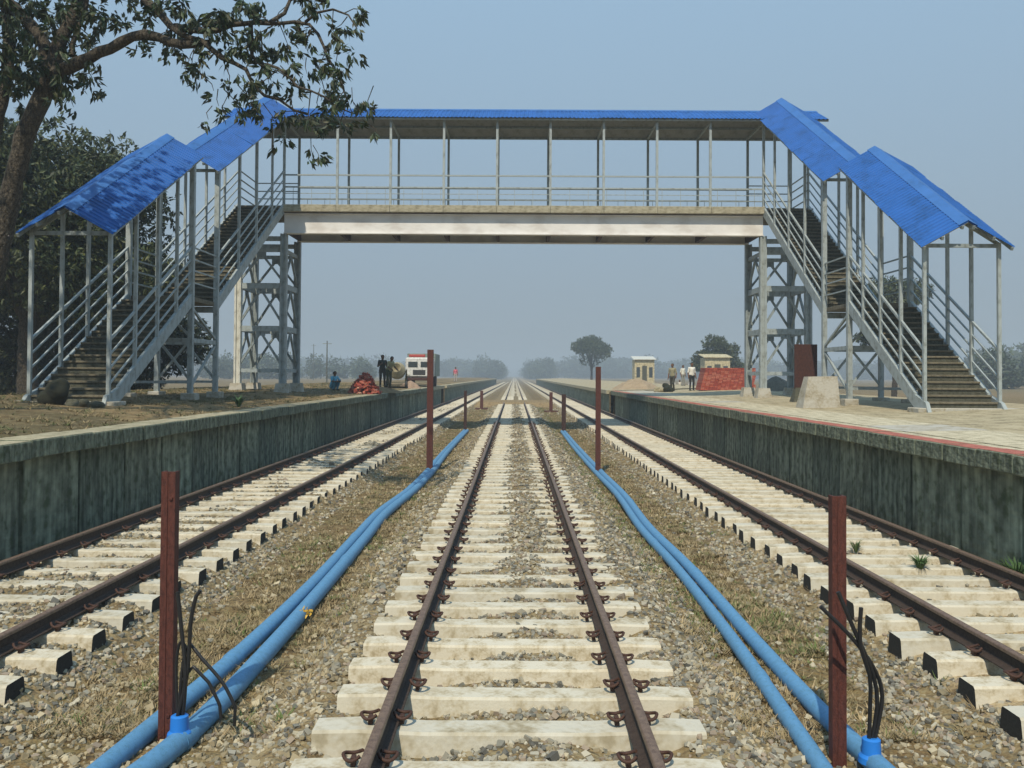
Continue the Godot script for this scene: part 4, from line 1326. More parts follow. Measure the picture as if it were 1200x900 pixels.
const SKIN := Color(0.16, 0.085, 0.05)
const HAIR := Color(0.012, 0.011, 0.011)
func person(label: String, pos: Vector3, turn: float, pose: Dictionary, shirt: Color, trousers: Color, cell := 0.024) -> Node3D:
	# pose: joints in metres, x to the person's left, z forwards
	var j := {"hip": Vector3(0, 0.90, 0), "chest": Vector3(0, 1.30, 0.0), "neck": Vector3(0, 1.45, -0.01), "head": Vector3(0, 1.60, 0.02),
		"ls": Vector3(0.18, 1.40, 0), "le": Vector3(0.24, 1.12, -0.03), "lw": Vector3(0.25, 0.87, 0.05),
		"rs": Vector3(-0.18, 1.40, 0), "re": Vector3(-0.24, 1.12, -0.03), "rw": Vector3(-0.25, 0.87, 0.05),
		"lk": Vector3(0.11, 0.48, 0.03), "la": Vector3(0.12, 0.08, 0.0), "rk": Vector3(-0.11, 0.48, 0.03), "ra": Vector3(-0.12, 0.08, 0.0)}
	for k in pose: j[k] = pose[k]
	var B := []
	var hip: Vector3 = j.hip
	var fwd := Vector3(0, 0, 1)
	B.push_back([hip + Vector3(-0.07, 0, 0), hip + Vector3(0.07, 0, 0), 0.125, 0.125, trousers])
	B.push_back([hip + (j.chest - hip) * 0.25, j.chest, 0.135, 0.155, shirt])
	B.push_back([hip + Vector3(-0.05, 0.12, 0), hip + Vector3(0.05, 0.12, 0), 0.125, 0.125, shirt])
	B.push_back([j.rs * 0.8 + j.chest * 0.2, j.ls * 0.8 + j.chest * 0.2, 0.075, 0.075, shirt])
	B.push_back([j.neck, j.neck.lerp(j.head, 0.4), 0.055, 0.052, SKIN])
	var up: Vector3 = (j.head - j.neck).normalized()
	B.push_back([j.head - up * 0.045 + fwd * 0.015, j.head + up * 0.035, 0.072, 0.088, SKIN])
	B.push_back([j.head + up * 0.055 - fwd * 0.022, j.head + up * 0.035 - fwd * 0.03, 0.092, 0.09, HAIR])
	B.push_back([j.head - up * 0.01 + fwd * 0.09, j.head - up * 0.025 + fwd * 0.103, 0.016, 0.018, SKIN])
	for s in ["l", "r"]:
		B.push_back([j[s + "s"], j[s + "e"], 0.062, 0.048, shirt])
		B.push_back([j[s + "e"], j[s + "w"], 0.045, 0.033, SKIN])
		var d: Vector3 = (j[s + "w"] - j[s + "e"]).normalized()
		B.push_back([j[s + "w"], j[s + "w"] + d * 0.08, 0.032, 0.036, SKIN])
		var sx := 0.1 if s == "l" else -0.1
		B.push_back([hip + Vector3(sx, -0.03, 0), j[s + "k"], 0.098, 0.068, trousers])
		B.push_back([j[s + "k"], j[s + "a"], 0.066, 0.05, trousers])
		B.push_back([j[s + "a"] + Vector3(0, -0.035, -0.03), j[s + "a"] + Vector3(0, -0.045, 0.15), 0.042, 0.036, Color(0.03, 0.025, 0.02)])
	var m := body_mesh(B, cell)
	# fingers and thumb
	for s in ["l", "r"]:
		var w: Vector3 = j[s + "w"]
		var d: Vector3 = (w - j[s + "e"]).normalized()
		var side := d.cross(Vector3(1, 0, 0.2)).normalized()
		var curl := side.cross(d).normalized() * (1.0 if s == "l" else -1.0)
		m.col = SKIN
		for k in 4:
			var o := w + d * 0.095 + side * (k - 1.5) * 0.02
			var l: float = [0.075, 0.085, 0.08, 0.062][k]
			m.tube([o - d * 0.02, o + d * l * 0.5, o + d * l * 0.85 + curl * 0.022], [0.0095, 0.009, 0.007], 5)
		m.tube([w + d * 0.03 + side * 0.028, w + d * 0.06 + side * 0.055, w + d * 0.09 + side * 0.06 + curl * 0.015], [0.011, 0.010, 0.008], 5)
	var hd: Vector3 = j.head
	m.col = Color(0.02, 0.015, 0.012)
	for e in [-1, 1]:
		m.box(hd + Vector3(e * 0.032 - 0.012, 0.012, 0.080), hd + Vector3(e * 0.032 + 0.012, 0.022, 0.092))
	m.col = Color(0.10, 0.04, 0.03)
	m.box(hd + Vector3(-0.024, -0.062, 0.070), hd + Vector3(0.024, -0.052, 0.088))
	var o := mi("person", m.mesh(M.skin), self, pos)
	o.rotation.y = turn
	tag(o, label, "person")
	return o

# ------------------------------------------------------------------ odds and ends
func steel_post(label: String, x: float, d: float, top: float, w: float, m: Material, group := "") -> void:
	var g := gh(x, d)
	var t := thing("steel_post", label, "post", V(x, g, d), 0.0, group)
	var b := MB.new()
	var k := w / 2
	b.box(Vector3(-k, -0.25, 0.0), Vector3(k, top - g, 0.018))
	b.box(Vector3(-k, -0.25, -w * 0.62), Vector3(-k + 0.016, top - g - 0.001, 0.0))
	b.box(Vector3(k - 0.016, -0.25, -w * 0.62), Vector3(k, top - g - 0.001, 0.0))
	b.box(Vector3(-k * 0.25, -0.25, 0.018), Vector3(-k * 0.05, top - g - 0.002, 0.024))
	mi("channel", b.mesh(m), t)
	if w > 0.1:
		for f in [0.1, 0.9]:
			var q := MB.new()
			q.lathe([[0.0, 0.012], [0.014, 0.010], [0.016, 0.0]], Vector3(0, 0, 0), Basis(Vector3(1, 0, 0), PI / 2), 8)
			mi("bolt_head", q.mesh(m), t, Vector3(k * 0.4, (top - g) * f, 0.018))

func pipe(label: String, pts: Array, r: float, joint_d: float) -> void:
	var c := Curve3D.new()
	var P := []
	for q in pts: P.push_back(V(q[0], gh(q[0], q[1]) + r * 0.8 + (q[2] if q.size() > 2 else 0.0), q[1]))
	for i in P.size():
		var tg: Vector3 = (P[mini(i + 1, P.size() - 1)] - P[maxi(i - 1, 0)]) / 6.0
		c.add_point(P[i], -tg, tg)
	var L := c.get_baked_length()
	var n := int(L / 0.35)
	var pp := []
	var rr := []
	for i in n + 1:
		pp.push_back(c.sample_baked(L * i / n)); rr.push_back(r)
	var t := thing("water_pipe", label, "pipe", P[0], 0.0, "blue pipes laid between the tracks")
	var b := MB.new()
	b.tube(pp, rr, 14)
	wpart("tube", b, M.pipe, t)
	# socket joints
	var dd := joint_d
	while dd < L - 1:
		var k := int(dd / L * n)
		var s := MB.new()
		var ax: Vector3 = (pp[mini(k + 1, n)] - pp[k]).normalized()
		s.tube([pp[k] - ax * 0.09, pp[k] - ax * 0.08, pp[k] + ax * 0.08, pp[k] + ax * 0.09], [r * 1.0, r * 1.1, r * 1.1, r * 1.0], 14)
		wpart("socket", s, M.pipe, t)
		dd += 6.1

func cable(label: String, pts: Array, r: float) -> void:
	var c := Curve3D.new()
	for i in pts.size():
		var tg: Vector3 = (pts[mini(i + 1, pts.size() - 1)] - pts[maxi(i - 1, 0)]) / 5.0
		c.add_point(pts[i], -tg, tg)
	var L := c.get_baked_length()
	var pp := []
	var rr := []
	for i in 19:
		pp.push_back(c.sample_baked(L * i / 18)); rr.push_back(r)
	var b := MB.new()
	b.tube(pp, rr, 6)
	var base: Vector3 = pts[0]
	for i in b.v.size(): b.v[i] -= base
	var o := mi("black_cable", b.mesh(M.cable), self, base)
	tag(o, label, "cable", "loose cable ends at the pipes")

func brick_pile(label: String, pos: Vector3, w: float, h: float, dep: float, tidy: bool) -> void:
	var t := thing("brick_stack" if tidy else "brick_heap", label, "bricks", pos)
	var b := MB.new()
	var cols := [Color(0.40, 0.085, 0.06), Color(0.46, 0.11, 0.08), Color(0.34, 0.07, 0.055), Color(0.50, 0.16, 0.12)]
	if tidy:
		var rows := int(h / 0.09)
		for r in rows:
			var inset := 0.34 * r / rows
			var x := -w / 2 + inset
			while x < w / 2 - 0.1:
				var l := 0.24
				b.col = cols[rng.randi() % 4]
				var zz := rng.randf_range(-0.012, 0.012)
				b.box(Vector3(x, r * 0.09, -dep), Vector3(minf(x + l - 0.012, w / 2), r * 0.09 + 0.083, zz))
				x += l
	else:
		for i in 420:
			var q := Vector2(rng.randfn(0, 0.36), rng.randfn(0, 0.32))
			var env := clampf(1.0 - pow(q.length() / 0.95, 1.3), 0, 1) * h
			if env <= 0.0: continue
			var y := env * pow(rng.randf(), 0.4)
			b.col = cols[rng.randi() % 4]
			if rng.randf() < 0.12: b.col = Color(0.55, 0.32, 0.27)
			var bs := Basis.from_euler(Vector3(rng.randf_range(-0.5, 0.5), rng.randf() * TAU, rng.randf_range(-0.5, 0.5)))
			var k := MB.new()
			k.col = b.col
			k.box(Vector3(-0.12, -0.04, -0.06), Vector3(0.12, 0.04, 0.06))
			for e in k.v.size():
				b.v.push_back(bs * k.v[e] + Vector3(q.x * w * 0.55, y, q.y * dep)); b.n.push_back(bs * k.n[e]); b.c.push_back(k.c[e])
	mi("bricks", b.mesh(M.brick), t).set_meta("kind", "stuff")

func truck(pos: Vector3) -> void:
	var t := thing("lorry", "white-fronted lorry with red headboard parked on the left platform", "lorry", pos)
	var b := MB.new()
	b.bevel(Vector3(-1.1, 0.75, -1.5), Vector3(1.1, 2.35, 0.0), 0.12)
	mi("cab", b.mesh(M.white), t)
	for s in [-1, 1]:
		b = MB.new()
		b.bevel(Vector3(s * 0.50 - 0.38, 1.55, -0.02), Vector3(s * 0.50 + 0.38, 2.0, 0.025), 0.02)
		mi("windscreen", b.mesh(M.glass), t)
		b = MB.new()
		b.lathe([[0.0, 0.05], [0.10, 0.045], [0.13, 0.0]], Vector3.ZERO, Basis(Vector3.RIGHT, PI / 2), 12)
		mi("headlight", b.mesh(M.steel_white), t, Vector3(s * 0.82, 1.0, 0.0))
		for z in [-0.55, -3.6]:
			b = MB.new()
			b.lathe([[0.0, 0.0], [0.25, 0.0], [0.28, 0.05], [0.48, 0.03], [0.5, 0.10], [0.5, 0.22], [0.46, 0.26], [0.0, 0.26]], Vector3.ZERO, Basis(Vector3.FORWARD, PI / 2), 16)
			mi("wheel", b.mesh(M.black), t, Vector3(s * 0.92 - 0.13, 0.5, z))
	b = MB.new()
	b.bevel(Vector3(-0.5, 0.95, -0.02), Vector3(0.5, 1.35, 0.03), 0.02)
	mi("grille", b.mesh(M.black), t)
	b = MB.new()
	b.bevel(Vector3(-1.12, 0.5, -0.05), Vector3(1.12, 0.72, 0.12), 0.03)
	mi("bumper", b.mesh(M.sheet_rust), t)
	b = MB.new()
	b.bevel(Vector3(-0.85, 2.36, -0.5), Vector3(0.45, 2.58, -0.1), 0.05)
	mi("headboard", b.mesh(M.red), t)
	b = MB.new()
	b.bevel(Vector3(-1.15, 0.85, -5.6), Vector3(1.15, 2.7, -1.6), 0.03)
	mi("cargo_body", b.mesh(M.grey_green), t)
	b = MB.new()
	b.box(Vector3(-0.45, 0.55, -5.5), Vector3(0.45, 0.84, -0.2))
	mi("chassis", b.mesh(M.black), t)

func shed(called: String, label: String, pos: Vector3, w: float, h: float, dep: float, wall: Material, roof: Material) -> void:
	var t := thing(called, label, "shed", pos)
	var b := MB.new()
	b.box(Vector3(-w / 2, -0.2, -dep), Vector3(w / 2, h, 0))
	mi("wall", b.mesh(wall), t)
	b = MB.new()
	b.hexa([Vector3(-w / 2 - 0.25, h, 0.35), Vector3(w / 2 + 0.25, h, 0.35), Vector3(w / 2 + 0.25, h + 0.5, -dep - 0.3), Vector3(-w / 2 - 0.25, h + 0.5, -dep - 0.3),
		Vector3(-w / 2 - 0.25, h + 0.1, 0.35), Vector3(w / 2 + 0.25, h + 0.1, 0.35), Vector3(w / 2 + 0.25, h + 0.6, -dep - 0.3), Vector3(-w / 2 - 0.25, h + 0.6, -dep - 0.3)])
	mi("roof", b.mesh(roof), t)
	b = MB.new()
	b.box(Vector3(-w * 0.12, -0.1, -0.02), Vector3(w * 0.12, h * 0.8, 0.02))
	mi("door", b.mesh(M.dark_conc), t)
	for s in [-1, 1]:
		b = MB.new()
		b.box(Vector3(s * w * 0.32 - w * 0.09, h * 0.4, -0.02), Vector3(s * w * 0.32 + w * 0.09, h * 0.75, 0.02))
		mi("window", b.mesh(M.glass), t)

func sack(called: String, label: String, pos: Vector3, sz: Vector3, m: Material, lumps: int, sd: int) -> void:
	rng.seed = sd
	var B := []
	for i in lumps:
		var a := Vector3(rng.randf_range(-0.5, 0.5) * sz.x, rng.randf_range(0.25, 0.7) * sz.y, rng.randf_range(-0.4, 0.4) * sz.z)
		var r := minf(sz.y * 0.34, a.y)
		B.push_back([a, a + Vector3(rng.randf_range(-0.2, 0.2) * sz.x, rng.randf_range(-0.05, 0.1) * sz.y, 0), r, r * 0.85, Color.WHITE])
	B.push_back([Vector3(-sz.x * 0.35, sz.y * 0.28, 0), Vector3(sz.x * 0.35, sz.y * 0.28, 0), sz.y * 0.3, sz.y * 0.28, Color.WHITE])
	var o := mi(called, body_mesh(B, maxf(sz.y / 14.0, 0.02)).mesh(m), self, pos)
	tag(o, label, "sack")

func soil_heap(label: String, pos: Vector3, r: float, h: float, col: Color, m: Material) -> void:
	var b := MB.new()
	var nr := 9
	var ns := 26
	var p := []
	for i in nr + 1:
		var row := []
		for k in ns:
			var a := TAU * k / ns
			var t := float(i) / nr
			var rr := r * (1.0 - t) * (1.0 + 0.22 * gn.get_noise_2d(cos(a) * 4 + pos.x * 9, sin(a) * 4))
			var q := Vector3(cos(a) * rr, -0.06 + h * (1.0 - pow(1.0 - t, 1.5)), sin(a) * rr * 0.8)
			q.y += gn2.get_noise_2d(q.x * 5 + pos.x, q.z * 5) * 0.10 * h
			row.push_back(q)
		p.push_back(row)
	for i in nr:
		for k in ns:
			var k2 := (k + 1) % ns
			b.col = col * (1.0 + 0.18 * gn2.get_noise_2d(p[i][k].x * 9, p[i][k].y * 9 + k))
			b.quad(p[i][k2], p[i][k], p[i + 1][k], p[i + 1][k2])
	var o := mi("soil_heap", b.mesh(m), self, pos)
	tag(o, label, "heap")

func mixer(pos: Vector3) -> void:
	var t := thing("concrete_mixer", "concrete mixer with a pale round drum beside the workers", "mixer", pos)
	var b := MB.new()
	var ax := Basis(Vector3.RIGHT, 1.15)
	b.lathe([[0.0, -0.5], [0.22, -0.48], [0.48, -0.2], [0.5, 0.1], [0.3, 0.42], [0.27, 0.44], [0.25, 0.40], [0.0, 0.05]], Vector3(0, 1.05, 0), ax, 18)
	mi("drum", b.mesh(M.sack), t)
	for s in [-1, 1]:
		b = MB.new()
		b.beam(Vector3(s * 0.55, 0.15, 0.45), Vector3(s * 0.55, 1.1, 0), 0.07, 0.07)
		b.beam(Vector3(s * 0.55, 0.15, -0.45), Vector3(s * 0.55, 1.1, 0), 0.07, 0.07)
		mi("frame", b.mesh(M.olive), t)
		b = MB.new()
		b.lathe([[0.0, -0.04], [0.2, -0.04], [0.22, -0.02], [0.22, 0.04], [0.0, 0.05]], Vector3.ZERO, Basis(Vector3.FORWARD, PI / 2), 14)
		mi("wheel", b.mesh(M.black), t, Vector3(s * 0.62, 0.22, 0.4))
	b = MB.new()
	b.beam(Vector3(-0.6, 0.2, 0.4), Vector3(0.6, 0.2, 0.4), 0.06, 0.06)
	b.beam(Vector3(-0.6, 0.06, -0.45), Vector3(0.6, 0.06, -0.45), 0.12, 0.12)
	mi("axle", b.mesh(M.olive), t)

func pole(label: String, x: float, d: float, h: float, y0: float) -> void:
	var t := thing("utility_pole", label, "pole", V(x, y0, d))
	var b := MB.new()
	b.tube([Vector3(0, -0.3, 0), Vector3(0, h, 0)], [0.14, 0.09], 8)
	mi("shaft", b.mesh(M.dark_conc), t)
	b = MB.new()
	b.beam(Vector3(-0.8, h - 0.5, 0), Vector3(0.8, h - 0.5, 0), 0.1, 0.12)
	mi("cross_arm", b.mesh(M.steel_dark), t)

# ------------------------------------------------------------------ scene
func _ready() -> void:
	# camera
	var cam := Camera3D.new()
	cam.name = "camera"
	add_child(cam)
	var pitch := 0.02
	cam.position = Vector3(0, EYE, 0)
	cam.rotation = Vector3(pitch, 0.003, 0.006)
	cam.near = 0.1
	cam.far = 6000.0
	# the horizon lies 10 px above the middle of the 900 px high picture; the camera looks up a little
	cam.set_frustum(0.1 * 900.0 / F, Vector2(0, -0.1 * (20.0 + 10.0) / F), 0.1, 6000.0)
	cam.current = true
	# sky and air
	var we := WorldEnvironment.new()
	we.name = "environment"
	add_child(we)
	var env := Environment.new()
	we.environment = env
	env.background_mode = Environment.BG_SKY
	var sky := Sky.new()
	var sm := ProceduralSkyMaterial.new()
	sm.sky_top_color = lin(0.33, 0.53, 0.75)
	sm.sky_horizon_color = lin(0.315, 0.372, 0.405)
	sm.sky_curve = 0.25
	sm.ground_horizon_color = lin(0.33, 0.35, 0.34)
	sm.ground_bottom_color = lin(0.25, 0.22, 0.17)
	sm.sun_angle_max = 0.0
	sky.sky_material = sm
	env.sky = sky
	env.tonemap_mode = Environment.TONE_MAPPER_LINEAR
	env.tonemap_exposure = 1.0
	env.sdfgi_enabled = true
	env.ssao_enabled = true
	env.ssil_enabled = true
	env.fog_enabled = true
	env.fog_density = 0.0014
	env.fog_light_color = Color(0.83, 0.88, 0.92)
	# sun: behind the viewer, a little to the left, high
	var sun := DirectionalLight3D.new()
	sun.name = "sun"
	add_child(sun)
	sun.light_energy = 1.25
	sun.light_color = Color(1.0, 0.95, 0.86)
	sun.light_angular_distance = 0.6
	sun.shadow_enabled = true
	sun.look_at_from_position(Vector3(-0.15, 0.78, 0.60) * 50, Vector3.ZERO)

	gn.seed = 4; gn.frequency = 0.35; gn.fractal_octaves = 4
	gn2.seed = 14; gn2.frequency = 0.4; gn2.fractal_octaves = 3
	make_materials()
	make_ground()
	rng.seed = 2
	make_track_meshes()
	platform(true, 7.5, 78.0, "left platform with a dark concrete wall, pale coping and an earth top", true)
	platform(true, 80.5, 260.0, "farther left platform beyond the parked lorry", false)
	platform(false, 6.5, 57.0, "right platform with a red painted edge and paved top", true)
	platform(false, 59.5, 260.0, "farther right platform running on into the haze", false)
	make_track("middle railway track with brown rails on pale concrete sleepers", 0.0, 0.0, 3.9, 1400.0, 150, 62, 0.65, 0.29, Vector2(74.0, 83.0))
	make_track("railway track along the left platform", -5.40, 0.006, 5.5, 320.0, 130, 46, 0.65, 0.1)
	make_track("railway track along the right platform", RIGHT_C, 0.0, 5.5, 320.0, 130, 46, 0.62, 0.3)
	var cr := MB.new()
	cr.col = Color(0.36, 0.29, 0.18)
	cr.hexa([V(-3.6, -0.5, 73.5), V(3.4, -0.5, 73.5), V(3.4, -0.5, 83.5), V(-3.6, -0.5, 83.5), V(-3.2, -0.06, 75.0), V(3.0, -0.06, 75.0), V(3.0, -0.06, 82.0), V(-3.2, -0.06, 82.0)])
	var cro := mi("dirt_crossing", cr.mesh(M.ground), self)
	tag(cro, "earth path crossing the middle track", "path", "", "structure")
	make_bridge()
	make_near_tree()
	make_trees()
	make_stones()
	make_grass()

	# pipes
	rng.seed = 6
	pipe("blue water pipe left of the middle track, nearer the rails", [[-2.66, 3.9], [-2.58, 5.2], [-2.42, 6.4], [-2.38, 8.3], [-2.38, 11.0], [-2.42, 14.0], [-2.45, 16.5], [-2.30, 20.0], [-2.25, 24.0], [-2.30, 30.0], [-2.25, 41.0]], 0.083, 2.6)
	pipe("blue water pipe left of the middle track, farther from the rails", [[-2.86, 3.9], [-2.80, 5.2], [-2.76, 6.4], [-2.63, 8.3], [-2.56, 11.0], [-2.60, 14.0], [-2.60, 16.5], [-2.45, 20.0], [-2.40, 24.0], [-2.44, 30.0], [-2.39, 41.0]], 0.078, 4.4)
	pipe("blue water pipe right of the middle track, nearer the rails", [[1.95, 3.9], [2.12, 5.5], [2.20, 7.0], [2.26, 9.0], [2.28, 12.0], [2.22, 15.0], [2.30, 19.0], [2.28, 24.0], [2.24, 32.0], [2.28, 41.0]], 0.068, 3.9)
	pipe("blue water pipe right of the middle track, farther from the rails", [[2.66, 3.9], [2.56, 5.4], [2.50, 7.0], [2.47, 9.0], [2.46, 12.0], [2.37, 15.0], [2.45, 19.0], [2.43, 24.0], [2.38, 32.0], [2.42, 41.0]], 0.076, 1.9)
	# posts
	steel_post("tall reddish brown steel post at the near left, among the pipes", -2.60, 6.45, 1.55, 0.105, M.post)
	steel_post("reddish brown steel post at the near right, among the pipes", 2.33, 6.15, 1.44, 0.10, M.post)
	steel_post("second steel post on the left, rising in front of the lorry", -2.36, 23.9, 3.0, 0.17, M.post)
	steel_post("second steel post on the right, slim and brown", 2.35, 23.9, 2.55, 0.14, M.post)
	steel_post("short dark post at the far end of the left pipes", -2.35, 41.0, 1.55, 0.14, M.post_and_shade)
	steel_post("short dark post at the far end of the right pipes", 2.38, 41.0, 1.4, 0.2, M.post_and_shade)
	for q in [[-2.6, 68.0, "left"], [2.75, 64.0, "right"]]:
		var x: float = q[0]
		var t := thing("signal_lever_stand", "small rusty stand with a flat foot by the " + q[2] + " track, past the pipes", "stand", V(x, gh(x, q[1]), q[1]))
		var b := MB.new()
		b.box(Vector3(-0.5, -0.05, -0.3), Vector3(0.5, 0.12, 0.3))
		mi("foot_plate", b.mesh(M.post), t)
		b = MB.new()
		b.box(Vector3(-0.12, 0.12, -0.1), Vector3(0.12, 1.5, 0.1))
		mi("upright", b.mesh(M.post), t)
	# sockets round the posts, cables, rag
	for q in [[-2.44, 6.30, "left"], [2.52, 6.05, "right"]]:
		var b := MB.new()
		var g := gh(q[0], q[1])
		b.lathe([[0.0, 0.06], [0.045, 0.06], [0.062, 0.05], [0.066, -0.05], [0.085, -0.07], [0.09, -0.11], [0.0, -0.11]], Vector3.ZERO, Basis(), 14)
		var o := mi("pipe_branch", b.mesh(M.collar), self, V(q[0], g + 0.18, q[1]))
		tag(o, "bright blue upright socket on the pipe beside the near " + q[2] + " post", "pipe fitting")
	var L := V(-2.44, gh(-2.44, 6.30) + 0.22, 6.30)
	cable("black cable beside the near left post, bending right towards the pipes", [L, L + Vector3(0.02, 0.3, 0.03), L + Vector3(0.06, 0.55, 0.0), L + Vector3(0.16, 0.44, 0.02), L + Vector3(0.33, 0.26, 0.03), L + Vector3(0.42, 0.10, 0.04), L + Vector3(0.41, -0.05, 0.02)], 0.013)
	cable("black cable beside the near left post, standing tallest", [L + Vector3(0.02, 0, 0), L + Vector3(0.06, 0.3, 0.05), L + Vector3(0.02, 0.62, 0.03), L + Vector3(-0.02, 0.92, 0.02)], 0.0145)
	cable("black cable beside the near left post, with its tip bent right", [L + Vector3(-0.01, 0, 0.02), L + Vector3(0.07, 0.35, 0.04), L + Vector3(0.09, 0.7, 0.05), L + Vector3(0.13, 0.9, 0.05), L + Vector3(0.16, 0.94, 0.05)], 0.0145)
	cable("black cable crossing low from the near left post to the pipes", [L + Vector3(0.03, 0.28, 0.03), L + Vector3(0.10, 0.38, 0.02), L + Vector3(0.22, 0.26, 0.02), L + Vector3(0.30, 0.10, 0.02), L + Vector3(0.31, 0.0, 0.02)], 0.012)
	cable("grey-black cable looping close behind the near left post", [L + Vector3(-0.02, 0, -0.02), L + Vector3(-0.05, 0.35, -0.05), L + Vector3(-0.02, 0.55, -0.05), L + Vector3(0.02, 0.52, -0.04), L + Vector3(0.0, 0.2, -0.02)], 0.012)
	var R := V(2.52, gh(2.52, 6.05) + 0.22, 6.05)
	cable("black cable beside the near right post, arching over to the left", [R + Vector3(0.02, 0, 0), R + Vector3(0.06, 0.25, 0.03), R + Vector3(0.03, 0.45, 0.06), R + Vector3(-0.16, 0.72, 0.16), R + Vector3(-0.42, 0.98, 0.18)], 0.0145)
	cable("black cable beside the near right post, with the highest tip", [R, R + Vector3(0.03, 0.25, 0.03), R + Vector3(-0.03, 0.5, 0.10), R + Vector3(-0.18, 0.8, 0.18), R + Vector3(-0.30, 1.08, 0.18)], 0.0145)
	cable("short black cable bent close against the near right post", [R + Vector3(-0.02, 0, 0.01), R + Vector3(-0.02, 0.25, 0.03), R + Vector3(-0.06, 0.5, 0.12), R + Vector3(-0.15, 0.72, 0.18), R + Vector3(-0.15, 0.98, 0.2)], 0.0145)
	var rg := MB.new()
	rng.seed = 12
	for i in 26:
		var p := rdir() * Vector3(0.06, 0.03, 0.05)
		var q := rdir() * 0.05
		var w := q.cross(rdir()).normalized() * 0.025
		rg.quad(p, p + w, p + q + w, p + q)
	var ro := mi("yellow_rag", rg.mesh(M.rag), self, V(-2.31, gh(-2.36, 9.5) + 0.13, 9.5))
	tag(ro, "crumpled yellow rag lying on the left blue pipes", "rag")

	# right platform
	var t := thing("concrete_block", "tapered concrete block standing beside the right landing post", "block", V(9.5, py(9.5, 26.6), 26.6))
	var b := MB.new()
	b.hexa([Vector3(-0.64, -0.03, 0.35), Vector3(0.52, -0.03, 0.35), Vector3(0.52, -0.03, -0.35), Vector3(-0.64, -0.03, -0.35), Vector3(-0.42, 0.95, 0.2), Vector3(0.48, 0.97, 0.2), Vector3(0.48, 0.97, -0.2), Vector3(-0.42, 0.95, -0.2)])
	mi("body", b.mesh(M.concrete), t)
	t = thing("steel_hoarding", "dark rust brown steel sheet standing on a low plinth by the right tower", "steel sheet", V(10.75, py(10.75, 31.5), 31.5))
	b = MB.new()
	b.bevel(Vector3(-0.42, 0.45, -0.06), Vector3(0.42, 2.1, 0.0), 0.012)
	mi("sheet", b.mesh(M.sheet_rust), t)
	b = MB.new()
	b.hexa([Vector3(-0.52, -0.03, 0.25), Vector3(0.42, -0.03, 0.25), Vector3(0.42, -0.03, -0.3), Vector3(-0.52, -0.03, -0.3), Vector3(-0.40, 0.5, 0.06), Vector3(0.38, 0.5, 0.06), Vector3(0.38, 0.5, -0.15), Vector3(-0.40, 0.5, -0.15)])
	mi("plinth", b.mesh(M.dark_conc), t)
	rng.seed = 21
	brick_pile("long neat stack of red bricks on the right platform", V(12.75, py(12.75, 51.0) - 0.02, 51.0), 3.3, 1.42, 1.4, true)
	brick_pile("heap of red bricks at the edge of the left platform", V(-7.35, py(-7.35, 42.0), 42.0), 1.5, 1.05, 0.9, false)
	person("man in a white shirt and black trousers standing by the red brick stack", V(11.0, py(11.0, 53.0), 53.0), 0.3, {}, Color(0.72, 0.70, 0.62), Color(0.02, 0.02, 0.022))
	person("man in a khaki shirt walking on the right platform", V(9.9, py(9.9, 53.5), 53.5), -0.5, {"lk": Vector3(0.10, 0.49, 0.14), "la": Vector3(0.11, 0.09, 0.02), "rk": Vector3(-0.10, 0.47, -0.02), "ra": Vector3(-0.11, 0.10, -0.16), "lw": Vector3(0.27, 0.9, 0.14)}, Color(0.26, 0.24, 0.15), Color(0.05, 0.05, 0.04))
	sack("olive_sack", "dark olive sack on the right platform at the walking man's feet", V(9.3, py(9.3, 51.5) - 0.02, 51.5), Vector3(0.5, 0.55, 0.4), M.olive, 4, 31)
	sack("pale_sack", "pale sack on the right platform beside the olive one", V(8.75, py(8.75, 51.7) - 0.02, 51.7), Vector3(0.6, 0.38, 0.4), M.sack, 4, 32)
	shed("site_shed", "small cream shed with a dark doorway beyond the right platform", V(19.8, 0.3, 130.0), 3.0, 4.5, 2.6, M.cream, M.steel_white)
	shed("site_shed", "long low cream shed below the two round trees", V(29.0, 0.3, 122.0), 3.6, 4.7, 3.0, M.cream, M.cream)
	for q in [[17.2, 92.0, Color(0.7, 0.68, 0.62), "in white"], [18.0, 93.0, Color(0.55, 0.5, 0.4), "in pale clothes"], [19.1, 92.5, Color(0.65, 0.66, 0.66), "in light grey"]]:
		person("far standing figure " + q[3] + " beyond the right platform", V(q[0], 0.2, q[1]), q[0], {}, q[2], q[2] * 0.5, 0.04)

	soil_heap("grey sand heap behind the right support tower", V(14.4, py(14.4, 47.0), 47.0), 1.15, 0.85, Color(0.17, 0.17, 0.155), M.brick)
	soil_heap("wide low heap of pale earth left of the walking man", V(9.0, py(9.0, 63.0), 63.0), 1.9, 0.85, Color(0.40, 0.32, 0.24), M.brick)
	soil_heap("small heap of pinkish earth in front of the lorry", V(-7.35, py(-7.35, 60.0), 60.0), 0.85, 0.6, Color(0.40, 0.29, 0.23), M.brick)
	for q in [[28.6, 95.0, Color(0.7, 0.7, 0.66), "pale figure standing far behind the right tower"], [14.2, 72.0, Color(0.62, 0.6, 0.52), "figure in cream standing beyond the two men"]]:
		person(q[3], V(q[0], 0.3 if q[1] > 90 else py(q[0], q[1]), q[1]), 0.5, {}, q[2], q[2] * 0.4, 0.04)
	# left platform
	var mound := MB.new()
	mound.col = Color(0.30, 0.24, 0.15)
	mound.lathe([[1.9, -0.12], [1.2, 0.10], [0.5, 0.20], [0.0, 0.22]], Vector3.ZERO, Basis(), 18)
	var mo := mi("earth_mound", mound.mesh(M.ground), self, V(-6.9 - 0.9, 1.45, 46.0))
	tag(mo, "low mound of earth under the two workers", "mound")
